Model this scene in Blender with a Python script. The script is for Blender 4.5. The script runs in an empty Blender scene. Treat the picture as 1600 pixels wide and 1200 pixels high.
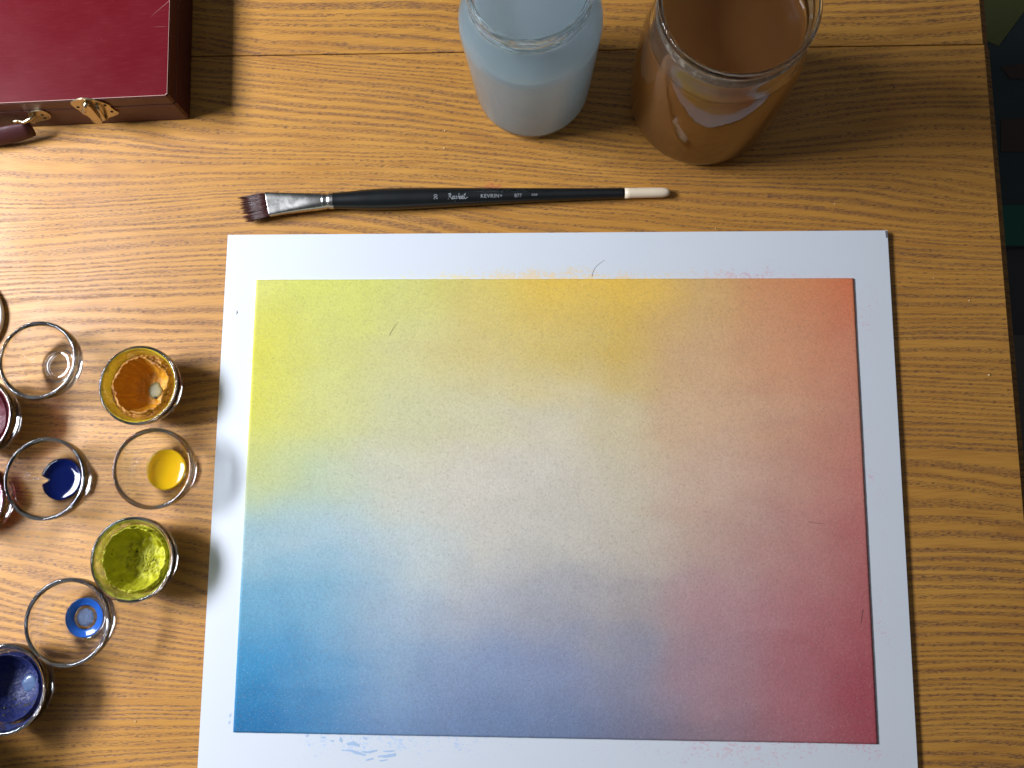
import bpy, bmesh, math, random
from mathutils import Vector, Matrix, noise
R = math.radians
random.seed(7)
scene = bpy.context.scene
COL = scene.collection

# ------------------------------------------------------------------ camera
F_PX, CX, CY, H = 1260.0, 800.0, 600.0, 0.467
down = Vector((850 - CX, -(768 - CY), -F_PX)).normalized()
Q = down.rotation_difference(Vector((0, 0, -1)))
cam_data = bpy.data.cameras.new("camera")
cam_data.sensor_width = 36.0
cam_data.lens = F_PX / 1600.0 * 36.0
cam_data.clip_start, cam_data.clip_end = 0.02, 30.0
cam = bpy.data.objects.new("camera", cam_data)
cam.location = (0, 0, H)
cam.rotation_mode = 'QUATERNION'
cam.rotation_quaternion = Q
COL.objects.link(cam)
scene.camera = cam


def P(px, py, z=0.0):
    """point at height z that shows at photograph pixel (px, py)"""
    d = Q @ Vector(((px - CX) / F_PX, -(py - CY) / F_PX, -1.0))
    t = (H - z) / (-d.z)
    return Vector((d.x * t, d.y * t, z))


# ------------------------------------------------------------------ world and window light
world = bpy.data.worlds.new("World")
scene.world = world
world.use_nodes = True
bg = world.node_tree.nodes["Background"]
bg.inputs[0].default_value = (0.80, 0.88, 1.0, 1)
bg.inputs[1].default_value = 0.075
ld = bpy.data.lights.new("window_light", 'AREA')
ld.shape = 'RECTANGLE'
ld.size, ld.size_y = 0.66, 0.36
ld.energy = 27.2
ld.spread = math.radians(112)
ld.color = (0.85, 0.905, 1.02)
lo = bpy.data.objects.new("window_light", ld)
lo.location = (-1.18, 0.25, 0.92)
lo.rotation_mode = 'QUATERNION'
_z = (lo.location - Vector((-0.82, 0.20, 0.0))).normalized()
_x = (Vector((0, 1, 0)) - _z * _z.y).normalized()          # the long side of the window runs along the table
lo.rotation_quaternion = Matrix((_x, _z.cross(_x), _z)).transposed().to_quaternion()
COL.objects.link(lo)
cd_ = bpy.data.lights.new("overhead_fill", 'AREA')      # weak overhead lamp added as fill and to pale the glass rims
cd_.shape = 'RECTANGLE'
cd_.size, cd_.size_y = 2.0, 2.0
cd_.energy = 2.4
cd_.color = (0.92, 0.95, 1.0)
co_ = bpy.data.objects.new("overhead_fill", cd_)
co_.location = (0.1, 0.3, 1.75)
COL.objects.link(co_)
scene.view_settings.view_transform = 'Standard'
scene.view_settings.look = 'None'
scene.view_settings.exposure = 0.0
scene.view_settings.gamma = 1.0
scene.cycles.use_denoising = True
scene.cycles.max_bounces = 16
scene.cycles.transmission_bounces = 14
scene.cycles.glossy_bounces = 6
scene.cycles.diffuse_bounces = 8
scene.cycles.caustics_refractive = True
scene.cycles.caustics_reflective = True
scene.cycles.sample_clamp_indirect = 20.0
scene.cycles.blur_glossy = 0.2


# ------------------------------------------------------------------ node helpers
def lin(c):
    return tuple(((v / 255) / 12.92 if v / 255 <= 0.04045 else ((v / 255 + 0.055) / 1.055) ** 2.4) for v in c)


class NT:
    def __init__(self, name):
        self.m = bpy.data.materials.new(name)
        self.m.use_nodes = True
        self.t = self.m.node_tree
        self.b = self.t.nodes["Principled BSDF"]
        self.out = self.t.nodes["Material Output"]

    def n(self, kind):
        return self.t.nodes.new(kind)

    def put(self, sock, v):
        if isinstance(v, bpy.types.NodeSocket):
            self.t.links.new(v, sock)
        elif v is not None:
            if hasattr(sock.default_value, '__len__') and not hasattr(v, '__len__'):
                v = (v,) * len(sock.default_value)
            if hasattr(v, '__len__') and len(v) == 3 and len(sock.default_value) == 4:
                v = tuple(v) + (1,)
            sock.default_value = v

    def math(self, op, a, b=None, c=None, clamp=False):
        n = self.n('ShaderNodeMath')
        n.operation = op
        n.use_clamp = clamp
        self.put(n.inputs[0], a)
        if b is not None: self.put(n.inputs[1], b)
        if c is not None: self.put(n.inputs[2], c)
        return n.outputs[0]

    def coords(self, kind='Object'):
        return self.n('ShaderNodeTexCoord').outputs[kind]

    def sep(self, v):
        n = self.n('ShaderNodeSeparateXYZ')
        self.put(n.inputs[0], v)
        return n.outputs

    def comb(self, x, y, z=0.0):
        n = self.n('ShaderNodeCombineXYZ')
        self.put(n.inputs[0], x); self.put(n.inputs[1], y); self.put(n.inputs[2], z)
        return n.outputs[0]

    def noise(self, vec, scale=1.0, detail=2.0, rough=0.5, dist=0.0, color=False):
        n = self.n('ShaderNodeTexNoise')
        self.put(n.inputs['Vector'], vec)
        n.inputs['Scale'].default_value = scale
        n.inputs['Detail'].default_value = detail
        n.inputs['Roughness'].default_value = rough
        n.inputs['Distortion'].default_value = dist
        return n.outputs['Color' if color else 'Fac']

    def voro(self, vec, scale, feature='F1'):
        n = self.n('ShaderNodeTexVoronoi')
        n.feature = feature
        self.put(n.inputs['Vector'], vec)
        n.inputs['Scale'].default_value = scale
        return n.outputs

    def remap(self, v, a, b, c=0.0, d=1.0, smooth=True):
        n = self.n('ShaderNodeMapRange')
        n.interpolation_type = 'SMOOTHSTEP' if smooth else 'LINEAR'
        for i, x in enumerate((v, a, b, c, d)):
            self.put(n.inputs[i], x)
        return n.outputs[0]

    def mix(self, f, a, b, mode='MIX'):
        n = self.n('ShaderNodeMix')
        n.data_type = 'RGBA'
        n.blend_type = mode
        self.put(n.inputs[0], f)
        self.put(n.inputs[6], a); self.put(n.inputs[7], b)
        return n.outputs[2]

    def attr(self, name):
        n = self.n('ShaderNodeAttribute')
        n.attribute_name = name
        return n.outputs

    def bump(self, h, strength=0.3, dist=0.001):
        n = self.n('ShaderNodeBump')
        self.put(n.inputs['Height'], h)
        n.inputs['Strength'].default_value = strength
        n.inputs['Distance'].default_value = dist
        self.put(self.b.inputs['Normal'], n.outputs[0])
        return n.outputs[0]

    def set(self, **k):
        for a, v in k.items():
            self.put(self.b.inputs[a.replace('_', ' ')], v)
        return self.m


# ------------------------------------------------------------------ materials
def wood_material(name, seed=0.0, dark=1.0):
    g = NT(name)
    x, y, z = g.sep(g.coords())
    x = g.math('ADD', x, seed)
    # slow bending of the growth rings and their slope across the board
    w1 = g.noise(g.comb(g.math('MULTIPLY', x, 1.8), g.math('MULTIPLY', y, 6.5), seed), 1.0, 1.5)
    w2 = g.noise(g.comb(g.math('MULTIPLY', x, 14.0), g.math('MULTIPLY', y, 40.0), seed + 3), 1.0, 2.0)
    v = g.math('ADD', y, g.math('MULTIPLY', x, 0.05))
    v = g.math('ADD', v, g.math('MULTIPLY', g.math('SUBTRACT', w1, 0.5), 0.135))
    v = g.math('ADD', v, g.math('MULTIPLY', g.math('SUBTRACT', w2, 0.5), 0.0050))
    vv = g.noise(g.comb(g.math('MULTIPLY', x, 1.2), g.math('MULTIPLY', v, 55.0), seed + 21), 1.0, 2.0)
    v = g.math('ADD', v, g.math('MULTIPLY', vv, 0.0150))
    rings = g.math('DIVIDE', v, 0.0043)
    fr = g.math('FRACT', rings)
    fl = g.math('FLOOR', rings)
    wn = g.n('ShaderNodeTexWhiteNoise'); wn.noise_dimensions = '1D'
    g.put(wn.inputs['W'], g.math('ADD', fl, 13.3 + seed))
    rnd = wn.outputs['Value']
    centre = g.math('ADD', 0.35, g.math('MULTIPLY', rnd, 0.3))
    dist = g.math('ABSOLUTE', g.math('SUBTRACT', fr, centre))
    patch = g.noise(g.comb(g.math('MULTIPLY', x, 9.0), g.math('MULTIPLY', y, 60.0), seed + 7), 1.0, 2.0)
    width = g.math('ADD', 0.10, g.math('MULTIPLY', patch, 0.42))
    band0 = g.remap(dist, 0.06, g.math('ADD', width, 0.12), 1.0, 0.0)
    band = g.remap(dist, 0.04, width, 1.0, 0.0)
    band = g.math('MULTIPLY', band, g.math('ADD', 0.72, g.math('MULTIPLY', rnd, 0.28)))
    # broken pores, running a little across the rings
    yp = g.math('ADD', y, g.math('MULTIPLY', x, -0.07))
    wob = g.noise(g.comb(g.math('MULTIPLY', x, 60.0), g.math('MULTIPLY', y, 160.0), 2.0), 1.0, 1.0)
    yp = g.math('ADD', yp, g.math('MULTIPLY', wob, 0.0018))
    pv = g.comb(g.math('MULTIPLY', x, 120.0), g.math('MULTIPLY', yp, 1250.0), seed)
    pore = g.noise(pv, 1.0, 2.0, 0.6)
    pore = g.remap(pore, 0.36, 0.58)
    brk = g.noise(g.comb(g.math('MULTIPLY', x, 26.0), g.math('MULTIPLY', y, 260.0), seed + 11), 1.0, 3.0, 0.7)
    brk = g.remap(brk, 0.26, 0.50)
    quiet = g.noise(g.comb(g.math('MULTIPLY', x, 5.0), g.math('MULTIPLY', v, 45.0), seed + 41), 1.0, 2.0)
    quiet = g.remap(quiet, 0.35, 0.60, 0.10, 1.0)
    streak = g.math('MULTIPLY', g.math('MULTIPLY', g.math('MULTIPLY', band, pore), brk), quiet)
    tick = g.noise(g.comb(g.math('MULTIPLY', x, 330.0), g.math('MULTIPLY', yp, 2300.0), seed + 31), 1.0, 1.0)
    tick = g.math('MULTIPLY', g.remap(tick, 0.52, 0.60), g.math('MULTIPLY', g.remap(band0, 0.15, 0.7), brk))
    # faint fibre everywhere between the rings
    fib = g.noise(g.comb(g.math('MULTIPLY', x, 42.0), g.math('MULTIPLY', yp, 2100.0), seed + 5), 1.0, 3.0, 0.65)
    fib2 = g.noise(g.comb(g.math('MULTIPLY', x, 16.0), g.math('MULTIPLY', v, 420.0), seed + 6), 1.0, 2.0, 0.6)
    faint = g.remap(fib, 0.48, 0.72, 0.0, 0.62)
    faint2 = g.remap(fib2, 0.42, 0.72, 0.0, 0.60)
    big = g.noise(g.comb(g.math('MULTIPLY', x, 3.0), g.math('MULTIPLY', y, 16.0), seed + 9), 1.0, 3.0)
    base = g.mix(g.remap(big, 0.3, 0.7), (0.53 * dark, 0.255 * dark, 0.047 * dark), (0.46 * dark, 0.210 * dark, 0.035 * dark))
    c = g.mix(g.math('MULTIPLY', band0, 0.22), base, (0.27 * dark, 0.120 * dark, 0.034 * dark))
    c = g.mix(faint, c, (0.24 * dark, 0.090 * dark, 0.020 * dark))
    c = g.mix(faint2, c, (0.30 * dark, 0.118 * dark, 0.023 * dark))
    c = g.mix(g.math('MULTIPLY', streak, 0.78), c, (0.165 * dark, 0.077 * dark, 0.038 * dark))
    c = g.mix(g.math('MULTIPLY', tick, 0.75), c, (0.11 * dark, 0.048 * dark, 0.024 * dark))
    # small red stain left by paint beside the brush handle
    sp = P(772, 291)
    dx = g.math('DIVIDE', g.math('SUBTRACT', g.math('SUBTRACT', x, seed), sp.x), 0.0075)
    dy = g.math('DIVIDE', g.math('SUBTRACT', y, sp.y), 0.0028)
    rr = g.math('ADD', g.math('MULTIPLY', dx, dx), g.math('MULTIPLY', dy, dy))
    st = g.math('MULTIPLY', g.remap(rr, 0.1, 1.0, 1.0, 0.0), g.remap(g.noise(g.comb(g.math('MULTIPLY', x, 400), g.math('MULTIPLY', y, 900), 0), 1.0, 2.0), 0.42, 0.62))
    c = g.mix(g.math('MULTIPLY', st, 0.75), c, (0.42, 0.07, 0.045))
    g.put(g.b.inputs['Base Color'], c)
    smear = g.noise(g.coords(), 14.0, 4.0, 0.6)
    rough = g.math('ADD', g.remap(smear, 0.3, 0.7, 0.40, 0.52), g.math('MULTIPLY', streak, 0.15))
    g.put(g.b.inputs['Roughness'], rough)
    g.b.inputs['Specular IOR Level'].default_value = 0.32
    hgt = g.math('SUBTRACT', g.math('MULTIPLY', streak, -1.0), g.math('MULTIPLY', faint, 0.4))
    g.bump(hgt, 0.35, 0.00025)
    return g.m


def plain(name, color, rough=0.5, metal=0.0, var=0.12, scale=120.0, bump=0.0, bdist=0.0003, **k):
    g = NT(name)
    n = g.noise(g.coords(), scale, 4.0, 0.6)
    dk = tuple(c * (1 - var) for c in color)
    lt = tuple(min(1, c * (1 + var)) for c in color)
    g.put(g.b.inputs['Base Color'], g.mix(n, dk, lt))
    g.put(g.b.inputs['Roughness'], g.remap(n, 0.3, 0.7, rough * 0.88, min(1, rough * 1.12)))
    g.b.inputs['Metallic'].default_value = metal
    if bump: g.bump(n, bump, bdist)
    g.set(**k)
    return g.m


def glass_material(name, color=(0.97, 0.985, 0.98), ior=1.48, rough=0.0, wavy=0.12):
    g = NT(name)
    g.b.inputs['Base Color'].default_value = (*color, 1)
    g.b.inputs['Roughness'].default_value = rough
    g.b.inputs['IOR'].default_value = ior
    g.b.inputs['Transmission Weight'].default_value = 1.0
    n = g.noise(g.coords(), 70.0, 2.0)
    g.bump(n, wavy, 0.0012)
    return g.m


M = {}
M['wood'] = wood_material("oak_veneer", 0.0)
M['wood_far'] = wood_material("oak_veneer_far_leaf", 4.7)
M['wood_edge_shaded'] = wood_material("oak_edge_shaded", 9.1, 0.55)  # darker copy of the oak: the shade on the table end is put into its colour
M['glass'] = glass_material("clear_glass", wavy=0.03)
M['jar_glass'] = glass_material("jar_glass", (0.93, 0.975, 0.96), 1.47, 0.0, 0.22)
M['brass'] = plain("worn_brass", (0.50, 0.41, 0.26), 0.30, 1.0, 0.25, 300, 0.15)
M['white_paint_metal'] = plain("brushed_ferrule", (0.52, 0.50, 0.46), 0.27, 1.0, 0.15, 200, 0.05)


def leather_top():
    g = NT("maroon_lacquer")
    co = g.coords()
    n = g.noise(co, 30.0, 5.0, 0.6)
    f = g.noise(co, 900.0, 3.0, 0.6)
    x, y, z = g.sep(co)
    wx = g.noise(g.comb(g.math('MULTIPLY', x, 90.0), g.math('MULTIPLY', y, 1400.0)), 1.0, 2.0)
    c = g.mix(n, (0.095, 0.0028, 0.0062), (0.115, 0.0035, 0.0075))
    c = g.mix(g.remap(f, 0.66, 0.8, 0, 0.25), c, (0.35, 0.10, 0.11))
    c = g.mix(g.remap(wx, 0.5, 0.8, 0, 0.15), c, (0.24, 0.04, 0.05))
    # hair scratches: thin stretches of cell borders in a few places
    sc = g.voro(g.comb(g.math('MULTIPLY', x, 1.0), g.math('MULTIPLY', y, 1.7), z), 27.0, 'DISTANCE_TO_EDGE')[0]
    msk = g.remap(g.noise(co, 22.0, 3.0), 0.60, 0.68)
    s = g.math('MULTIPLY', g.remap(sc, 0.0, 0.005, 1.0, 0.0), msk)
    c = g.mix(g.math('MULTIPLY', s, 0.5), c, (0.55, 0.33, 0.30))
    g.put(g.b.inputs['Base Color'], c)
    g.put(g.b.inputs['Roughness'], g.remap(n, 0.3, 0.7, 0.30, 0.38))
    g.b.inputs['Specular IOR Level'].default_value = 0.11
    g.bump(g.math('ADD', g.math('MULTIPLY', f, 0.3), g.math('MULTIPLY', wx, 0.5)), 0.2, 0.0001)
    return g.m


M['maroon'] = leather_top()
M['maroon_side'] = plain("maroon_side_lacquer", (0.075, 0.010, 0.010), 0.45, 0, 0.2, 60, 0.05)
M['edge_wear'] = plain("worn_lacquer_edge", (0.50, 0.30, 0.24), 0.6, 0, 0.4, 800)
M['leather'] = plain("maroon_leather", (0.055, 0.007, 0.009), 0.65, 0, 0.2, 500, 0.3)
M['dark_gap'] = plain("dark_gap", (0.012, 0.008, 0.006), 0.8)
M['black_lacquer'] = plain("black_lacquer", (0.0075, 0.0085, 0.0085), 0.30, 0, 0.2, 60, 0.04)
M['ivory'] = plain("ivory_lacquer", (0.74, 0.60, 0.42), 0.34, 0, 0.05, 60)
M['print'] = plain("silver_print", (0.30, 0.31, 0.32), 0.4, 0, 0.3, 3000)
M['bristle'] = plain("dark_red_bristle", (0.080, 0.026, 0.020), 0.4, 0, 0.6, 700)
M['floor'] = plain("dark_floorboards", (0.035, 0.033, 0.032), 0.6, 0, 0.3, 12)
M['rug_dark'] = plain("dark_blue_rug", (0.035, 0.050, 0.050), 0.95, 0, 0.3, 900, 0.6, 0.002)
M['rug_olive'] = plain("olive_rug", (0.12, 0.125, 0.035), 0.95, 0, 0.3, 900, 0.6, 0.002)
M['rug_teal'] = plain("teal_rug", (0.02, 0.11, 0.075), 0.95, 0, 0.3, 900, 0.6, 0.002)
M['rug_brown'] = plain("brown_rug", (0.07, 0.042, 0.035), 0.95, 0, 0.3, 900, 0.6, 0.002)
M['mat_grey'] = plain("grey_mat", (0.11, 0.095, 0.08), 0.95, 0, 0.3, 900, 0.6, 0.002)
M['crumb'] = plain("pale_crumb", (0.72, 0.50, 0.25), 0.7)
M['hair'] = plain("dark_hair", (0.03, 0.025, 0.03), 0.5)
M['white_glaze'] = plain("white_glaze", (0.85, 0.85, 0.84), 0.2, 0, 0.02)
M['board_side'] = plain("board_side", (0.10, 0.075, 0.06), 0.7)
M['bare_patch'] = plain("bare_patch", (0.13, 0.13, 0.14), 0.6)


def board_face():
    g = NT("white_board_face")
    a = g.attr('smear')
    co = g.coords()
    x, y, z = g.sep(co)
    # blots left by the brush running off the sheet
    big = g.noise(co, 95.0, 3.0, 0.6)
    dab = g.noise(g.comb(g.math('MULTIPLY', x, 0.75), y, z), 780.0, 3.0, 0.55, 0.6)
    fine = g.noise(co, 1100.0, 2.0, 0.6)
    dens = a['Alpha']
    t = g.math('ADD', g.math('MULTIPLY', dens, 0.42), g.math('MULTIPLY', g.math('SUBTRACT', big, 0.5), 0.55))
    s = g.math('ADD', dab, t)
    s = g.remap(s, 0.825, 0.875)
    s2 = g.remap(g.math('ADD', g.math('ADD', fine, g.math('MULTIPLY', dens, 0.16)), g.math('MULTIPLY', g.math('SUBTRACT', big, 0.5), 0.3)), 0.70, 0.76, 0, 0.65)
    s = g.math('MAXIMUM', s, s2)
    wash = g.math('MULTIPLY', dens, 0.05)
    s = g.math('MULTIPLY', g.math('MAXIMUM', s, wash), g.remap(dens, 0.02, 0.2))
    base = g.mix(g.noise(co, 18.0, 3.0), (0.60, 0.625, 0.645), (0.63, 0.65, 0.67))
    c = g.mix(g.math('MULTIPLY', s, 0.42), base, a['Color'])
    g.put(g.b.inputs['Base Color'], c)
    g.b.inputs['Roughness'].default_value = 0.34
    g.b.inputs['Specular IOR Level'].default_value = 0.35
    g.bump(g.noise(co, 40.0, 3.0), 0.08, 0.0004)
    return g.m


def sheet_material():
    g = NT("painted_paper")
    a = g.attr('paint')
    co = g.coords()
    tooth = g.noise(co, 700.0, 4.0, 0.7)
    gran = g.noise(co, 1500.0, 3.0, 0.7)
    cloud = g.noise(co, 70.0, 4.0, 0.6)
    c = g.mix(g.remap(tooth, 0.35, 0.70, 0.0, 0.30), a['Color'], g.mix(1.0, a['Color'], (0.62, 0.60, 0.60), 'MULTIPLY'))
    c = g.mix(g.remap(cloud, 0.35, 0.65, 0.0, 0.12), c, g.mix(1.0, c, (0.80, 0.79, 0.78), 'MULTIPLY'))
    c = g.mix(g.remap(gran, 0.58, 0.72, 0.0, 0.22), c, (0.78, 0.76, 0.70))
    gr2 = g.noise(co, 1150.0, 3.0, 0.75)
    c = g.mix(g.remap(gr2, 0.56, 0.70, 0.0, 0.32), c, g.mix(1.0, c, (0.45, 0.42, 0.42), 'MULTIPLY'))
    # dark and pale flecks of pulp
    rx = g.n('ShaderNodeVectorRotate'); g.put(rx.inputs['Vector'], co); rx.inputs['Angle'].default_value = 0.6
    fl = g.voro(rx.outputs[0], 330.0)
    m = g.math('MULTIPLY', g.remap(fl['Distance'], 0.03, 0.085, 1.0, 0.0), g.remap(g.sep(fl['Color'])[0], 0.84, 0.90))
    c = g.mix(g.math('MULTIPLY', m, 0.55), c, (0.10, 0.08, 0.075))
    fl2 = g.voro(co, 420.0)
    m2 = g.math('MULTIPLY', g.remap(fl2['Distance'], 0.05, 0.12, 1.0, 0.0), g.remap(g.sep(fl2['Color'])[1], 0.78, 0.85))
    c = g.mix(g.math('MULTIPLY', m2, 0.14), c, (0.80, 0.80, 0.76))
    for ang, sd, col_, am in ((0.5, 3.0, (0.16, 0.12, 0.11), 0.26), (-0.7, 9.0, (0.16, 0.12, 0.11), 0.22)):
        vr = g.n('ShaderNodeVectorRotate'); g.put(vr.inputs['Vector'], co); vr.inputs['Angle'].default_value = ang
        fx, fy, fz = g.sep(vr.outputs[0])
        bend = g.math('MULTIPLY', g.noise(co, 250.0, 1.0), 0.0012)
        fv = g.voro(g.comb(g.math('MULTIPLY', fx, 230.0), g.math('MULTIPLY', g.math('ADD', fy, bend), 1500.0), sd), 1.0)
        fm = g.math('MULTIPLY', g.remap(fv['Distance'], 0.16, 0.36, 1.0, 0.0), g.remap(g.sep(fv['Color'])[2], 0.90, 0.94))
        c = g.mix(g.math('MULTIPLY', fm, am), c, col_)
    g.put(g.b.inputs['Base Color'], c)
    g.b.inputs['Roughness'].default_value = 0.85
    g.b.inputs['Specular IOR Level'].default_value = 0.2
    g.bump(g.math('ADD', tooth, g.math('MULTIPLY', cloud, 0.6)), 0.5, 0.00035)
    return g.m


M['board_face'] = board_face()
M['sheet'] = sheet_material()
M['sheet_edge'] = plain("paper_edge", (0.45, 0.40, 0.36), 0.9)


def liquid(name, color, rough=0.08, sss=0.35, rad=(0.01, 0.01, 0.01), trans=0.0, ior=1.33, spec=0.5):
    g = NT(name)
    n = g.noise(g.coords(), 35.0, 3.0)
    g.put(g.b.inputs['Base Color'], g.mix(n, tuple(c * 0.93 for c in color), tuple(min(1, c * 1.07) for c in color)))
    g.b.inputs['Roughness'].default_value = rough
    g.b.inputs['Subsurface Weight'].default_value = sss
    g.b.inputs['Subsurface Radius'].default_value = rad
    g.b.inputs['Subsurface Scale'].default_value = 1.0
    g.b.inputs['Transmission Weight'].default_value = trans
    g.b.inputs['IOR'].default_value = ior
    g.b.inputs['Specular IOR Level'].default_value = spec
    return g.m



def milky(name, color, through, share):
    """cloudy water: part of the light scatters back at the skin, the rest passes on through the body"""
    m = liquid(name, color, 0.06, 0.0, (0.02, 0.02, 0.02))
    t = m.node_tree
    b = t.nodes["Principled BSDF"]
    tr = t.nodes.new('ShaderNodeBsdfTranslucent'); tr.inputs['Color'].default_value = (*through, 1)
    mx = t.nodes.new('ShaderNodeMixShader'); mx.inputs[0].default_value = share
    t.links.new(b.outputs[0], mx.inputs[1]); t.links.new(tr.outputs[0], mx.inputs[2])
    t.links.new(mx.outputs[0], t.nodes["Material Output"].inputs['Surface'])
    return m


M['blue_water'] = milky("milky_blue_water", (0.20, 0.28, 0.32), (0.90, 0.97, 1.0), 0.7)
M['brown_water'] = milky("murky_orange_water", (0.135, 0.056, 0.015), (0.88, 0.54, 0.24), 0.52)
M['navy_pool'] = liquid("navy_pool", (0.002, 0.006, 0.055), 0.06, 0.1, (0.002,) * 3, 0.25)
M['yellow_pool'] = liquid("yellow_pool", (0.86, 0.50, 0.008), 0.08, 0.3, (0.004, 0.003, 0.001), 0.45)
M['blue_pool'] = liquid("thin_blue_pool", (0.03, 0.16, 0.62), 0.08, 0.2, (0.003,) * 3, 0.55)
M['pink_pool'] = liquid("pink_pool", (0.85, 0.05, 0.22), 0.1, 0.3, (0.004,) * 3, 0.0)
M['meniscus'] = plain("wet_highlight", (0.5, 0.5, 0.5), 0.1)


def crust(name, c1, c2, c3, holes=0.0, scale=260.0, bstr=0.9):
    """dried paint: colour patches, grit and optional dark pits"""
    g = NT(name)
    co = g.coords()
    n = g.noise(co, scale, 4.0, 0.65)
    n2 = g.noise(co, scale * 3.2, 3.0, 0.6)
    st = g.noise(co, scale * 0.6, 5.0, 0.7, 1.6)
    c = g.mix(g.remap(n, 0.35, 0.65), c1, c2)
    c = g.mix(g.remap(st, 0.60, 0.74, 0, 0.7), c, c3)
    hgt = g.math('ADD', n, g.math('MULTIPLY', n2, 0.35))
    if holes:
        v = g.voro(co, 330.0)
        h = g.math('MULTIPLY', g.remap(v['Distance'], 0.12, 0.24, 1.0, 0.0), g.remap(g.sep(v['Color'])[0], 1 - holes, 1 - holes + 0.03))
        c = g.mix(h, c, tuple(x * 0.12 for x in c3))
        hgt = g.math('SUBTRACT', hgt, h)
    g.put(g.b.inputs['Base Color'], c)
    g.put(g.b.inputs['Roughness'], g.remap(n2, 0.3, 0.7, 0.42, 0.75))
    g.b.inputs['Subsurface Weight'].default_value = 0.0
    g.b.inputs['Subsurface Radius'].default_value = (0.002, 0.0015, 0.0005)
    g.bump(hgt, bstr, 0.0007)
    return g.m


M['ochre_crust'] = crust("ochre_crust", (0.58, 0.27, 0.008), (0.50, 0.21, 0.007), (0.26, 0.13, 0.03), 0.04)
M['ochre_lip'] = crust("ochre_lip", (0.30, 0.11, 0.012), (0.46, 0.21, 0.025), (0.09, 0.025, 0.008), 0.34)
M['lime_crust'] = crust("lime_crust", (0.46, 0.44, 0.010), (0.36, 0.34, 0.010), (0.22, 0.20, 0.02), 0.10)
M['navy_crust'] = crust("navy_crust", (0.008, 0.014, 0.095), (0.005, 0.010, 0.065), (0.004, 0.006, 0.03), 0.22)
M['crimson_crust'] = crust("crimson_crust", (0.09, 0.008, 0.016), (0.06, 0.006, 0.010), (0.06, 0.006, 0.01), 0.1)
M['white_crust'] = plain("white_paint", (0.86, 0.86, 0.85), 0.5, 0, 0.03, 200, 0.2)
M['pale_spot'] = plain("greyish_spot", (0.22, 0.19, 0.07), 0.5, 0, 0.3, 900, 0.4)
M['navy_spot'] = plain("pale_blue_spot", (0.07, 0.11, 0.20), 0.25, 0, 0.2, 500)
M['pit'] = plain("dark_pit", (0.03, 0.025, 0.006), 0.8)


def film(name, color, cover=0.75, rough=0.3):
    """thin paint left on the inside of the glass, with scraped clear places"""
    g = NT(name)
    co = g.coords()
    n = g.noise(co, 170.0, 4.0, 0.6, 0.5)
    f = g.noise(co, 700.0, 3.0, 0.6)
    g.put(g.b.inputs['Base Color'], g.mix(g.remap(f, 0.35, 0.65), color, tuple(min(1, c * 1.5 + 0.03) for c in color)))
    g.b.inputs['Roughness'].default_value = rough
    g.put(g.b.inputs['Alpha'], g.remap(n, 0.62 - cover * 0.45, 0.86 - cover * 0.45, 0.22, 1.0))
    g.b.inputs['Transmission Weight'].default_value = 0.0
    g.b.inputs['Subsurface Weight'].default_value = 0.0
    tr = g.n('ShaderNodeBsdfTranslucent')
    g.put(tr.inputs['Color'], color)
    mx = g.n('ShaderNodeMixShader')
    g.put(mx.inputs[0], 0.45)
    g.t.links.new(g.b.outputs[0], mx.inputs[1])
    tp = g.n('ShaderNodeBsdfTransparent')
    tint = tuple(min(1.0, c ** 0.45) for c in color)
    g.put(tp.inputs['Color'], tint)
    mx2 = g.n('ShaderNodeMixShader')
    g.put(mx2.inputs[0], 0.35)
    g.t.links.new(tr.outputs[0], mx2.inputs[1])
    g.t.links.new(tp.outputs[0], mx2.inputs[2])
    g.t.links.new(mx2.outputs[0], mx.inputs[2])
    g.t.links.new(mx.outputs[0], g.out.inputs['Surface'])
    return g.m


M['ochre_film'] = film("yellow_film", (0.78, 0.52, 0.02), 0.75)
M['lime_film'] = film("lime_film", (0.60, 0.60, 0.06), 0.55)
M['navy_film'] = film("navy_film", (0.03, 0.06, 0.22), 0.5)
M['crimson_film'] = film("crimson_film", (0.30, 0.03, 0.05), 0.8)
M['pink_film'] = film("pink_film", (0.85, 0.10, 0.28), 0.9)
M['grime'] = film("grey_grime", (0.30, 0.27, 0.22), 0.3)


# ------------------------------------------------------------------ object helpers
def tag(o, label=None, cat=None, group=None, kind=None):
    if label: o['label'] = label
    if cat: o['category'] = cat
    if group: o['group'] = group
    if kind: o['kind'] = kind
    return o


def empty(name, loc=(0, 0, 0), rz=0.0):
    o = bpy.data.objects.new(name, None)
    o.empty_display_size = 0.02
    o.location = loc
    o.rotation_euler = (0, 0, rz)
    COL.objects.link(o)
    return o


def link(name, bm, mat, parent=None, smooth=True, loc=None, recalc=True):
    if recalc: bmesh.ops.recalc_face_normals(bm, faces=bm.faces[:])
    me = bpy.data.meshes.new(name)
    bm.to_mesh(me)
    bm.free()
    for p in me.polygons: p.use_smooth = smooth
    mats = mat if isinstance(mat, (list, tuple)) else [mat]
    for m in mats: me.materials.append(m)
    o = bpy.data.objects.new(name, me)
    COL.objects.link(o)
    if parent: o.parent = parent
    if loc is not None: o.location = loc
    return o


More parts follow.
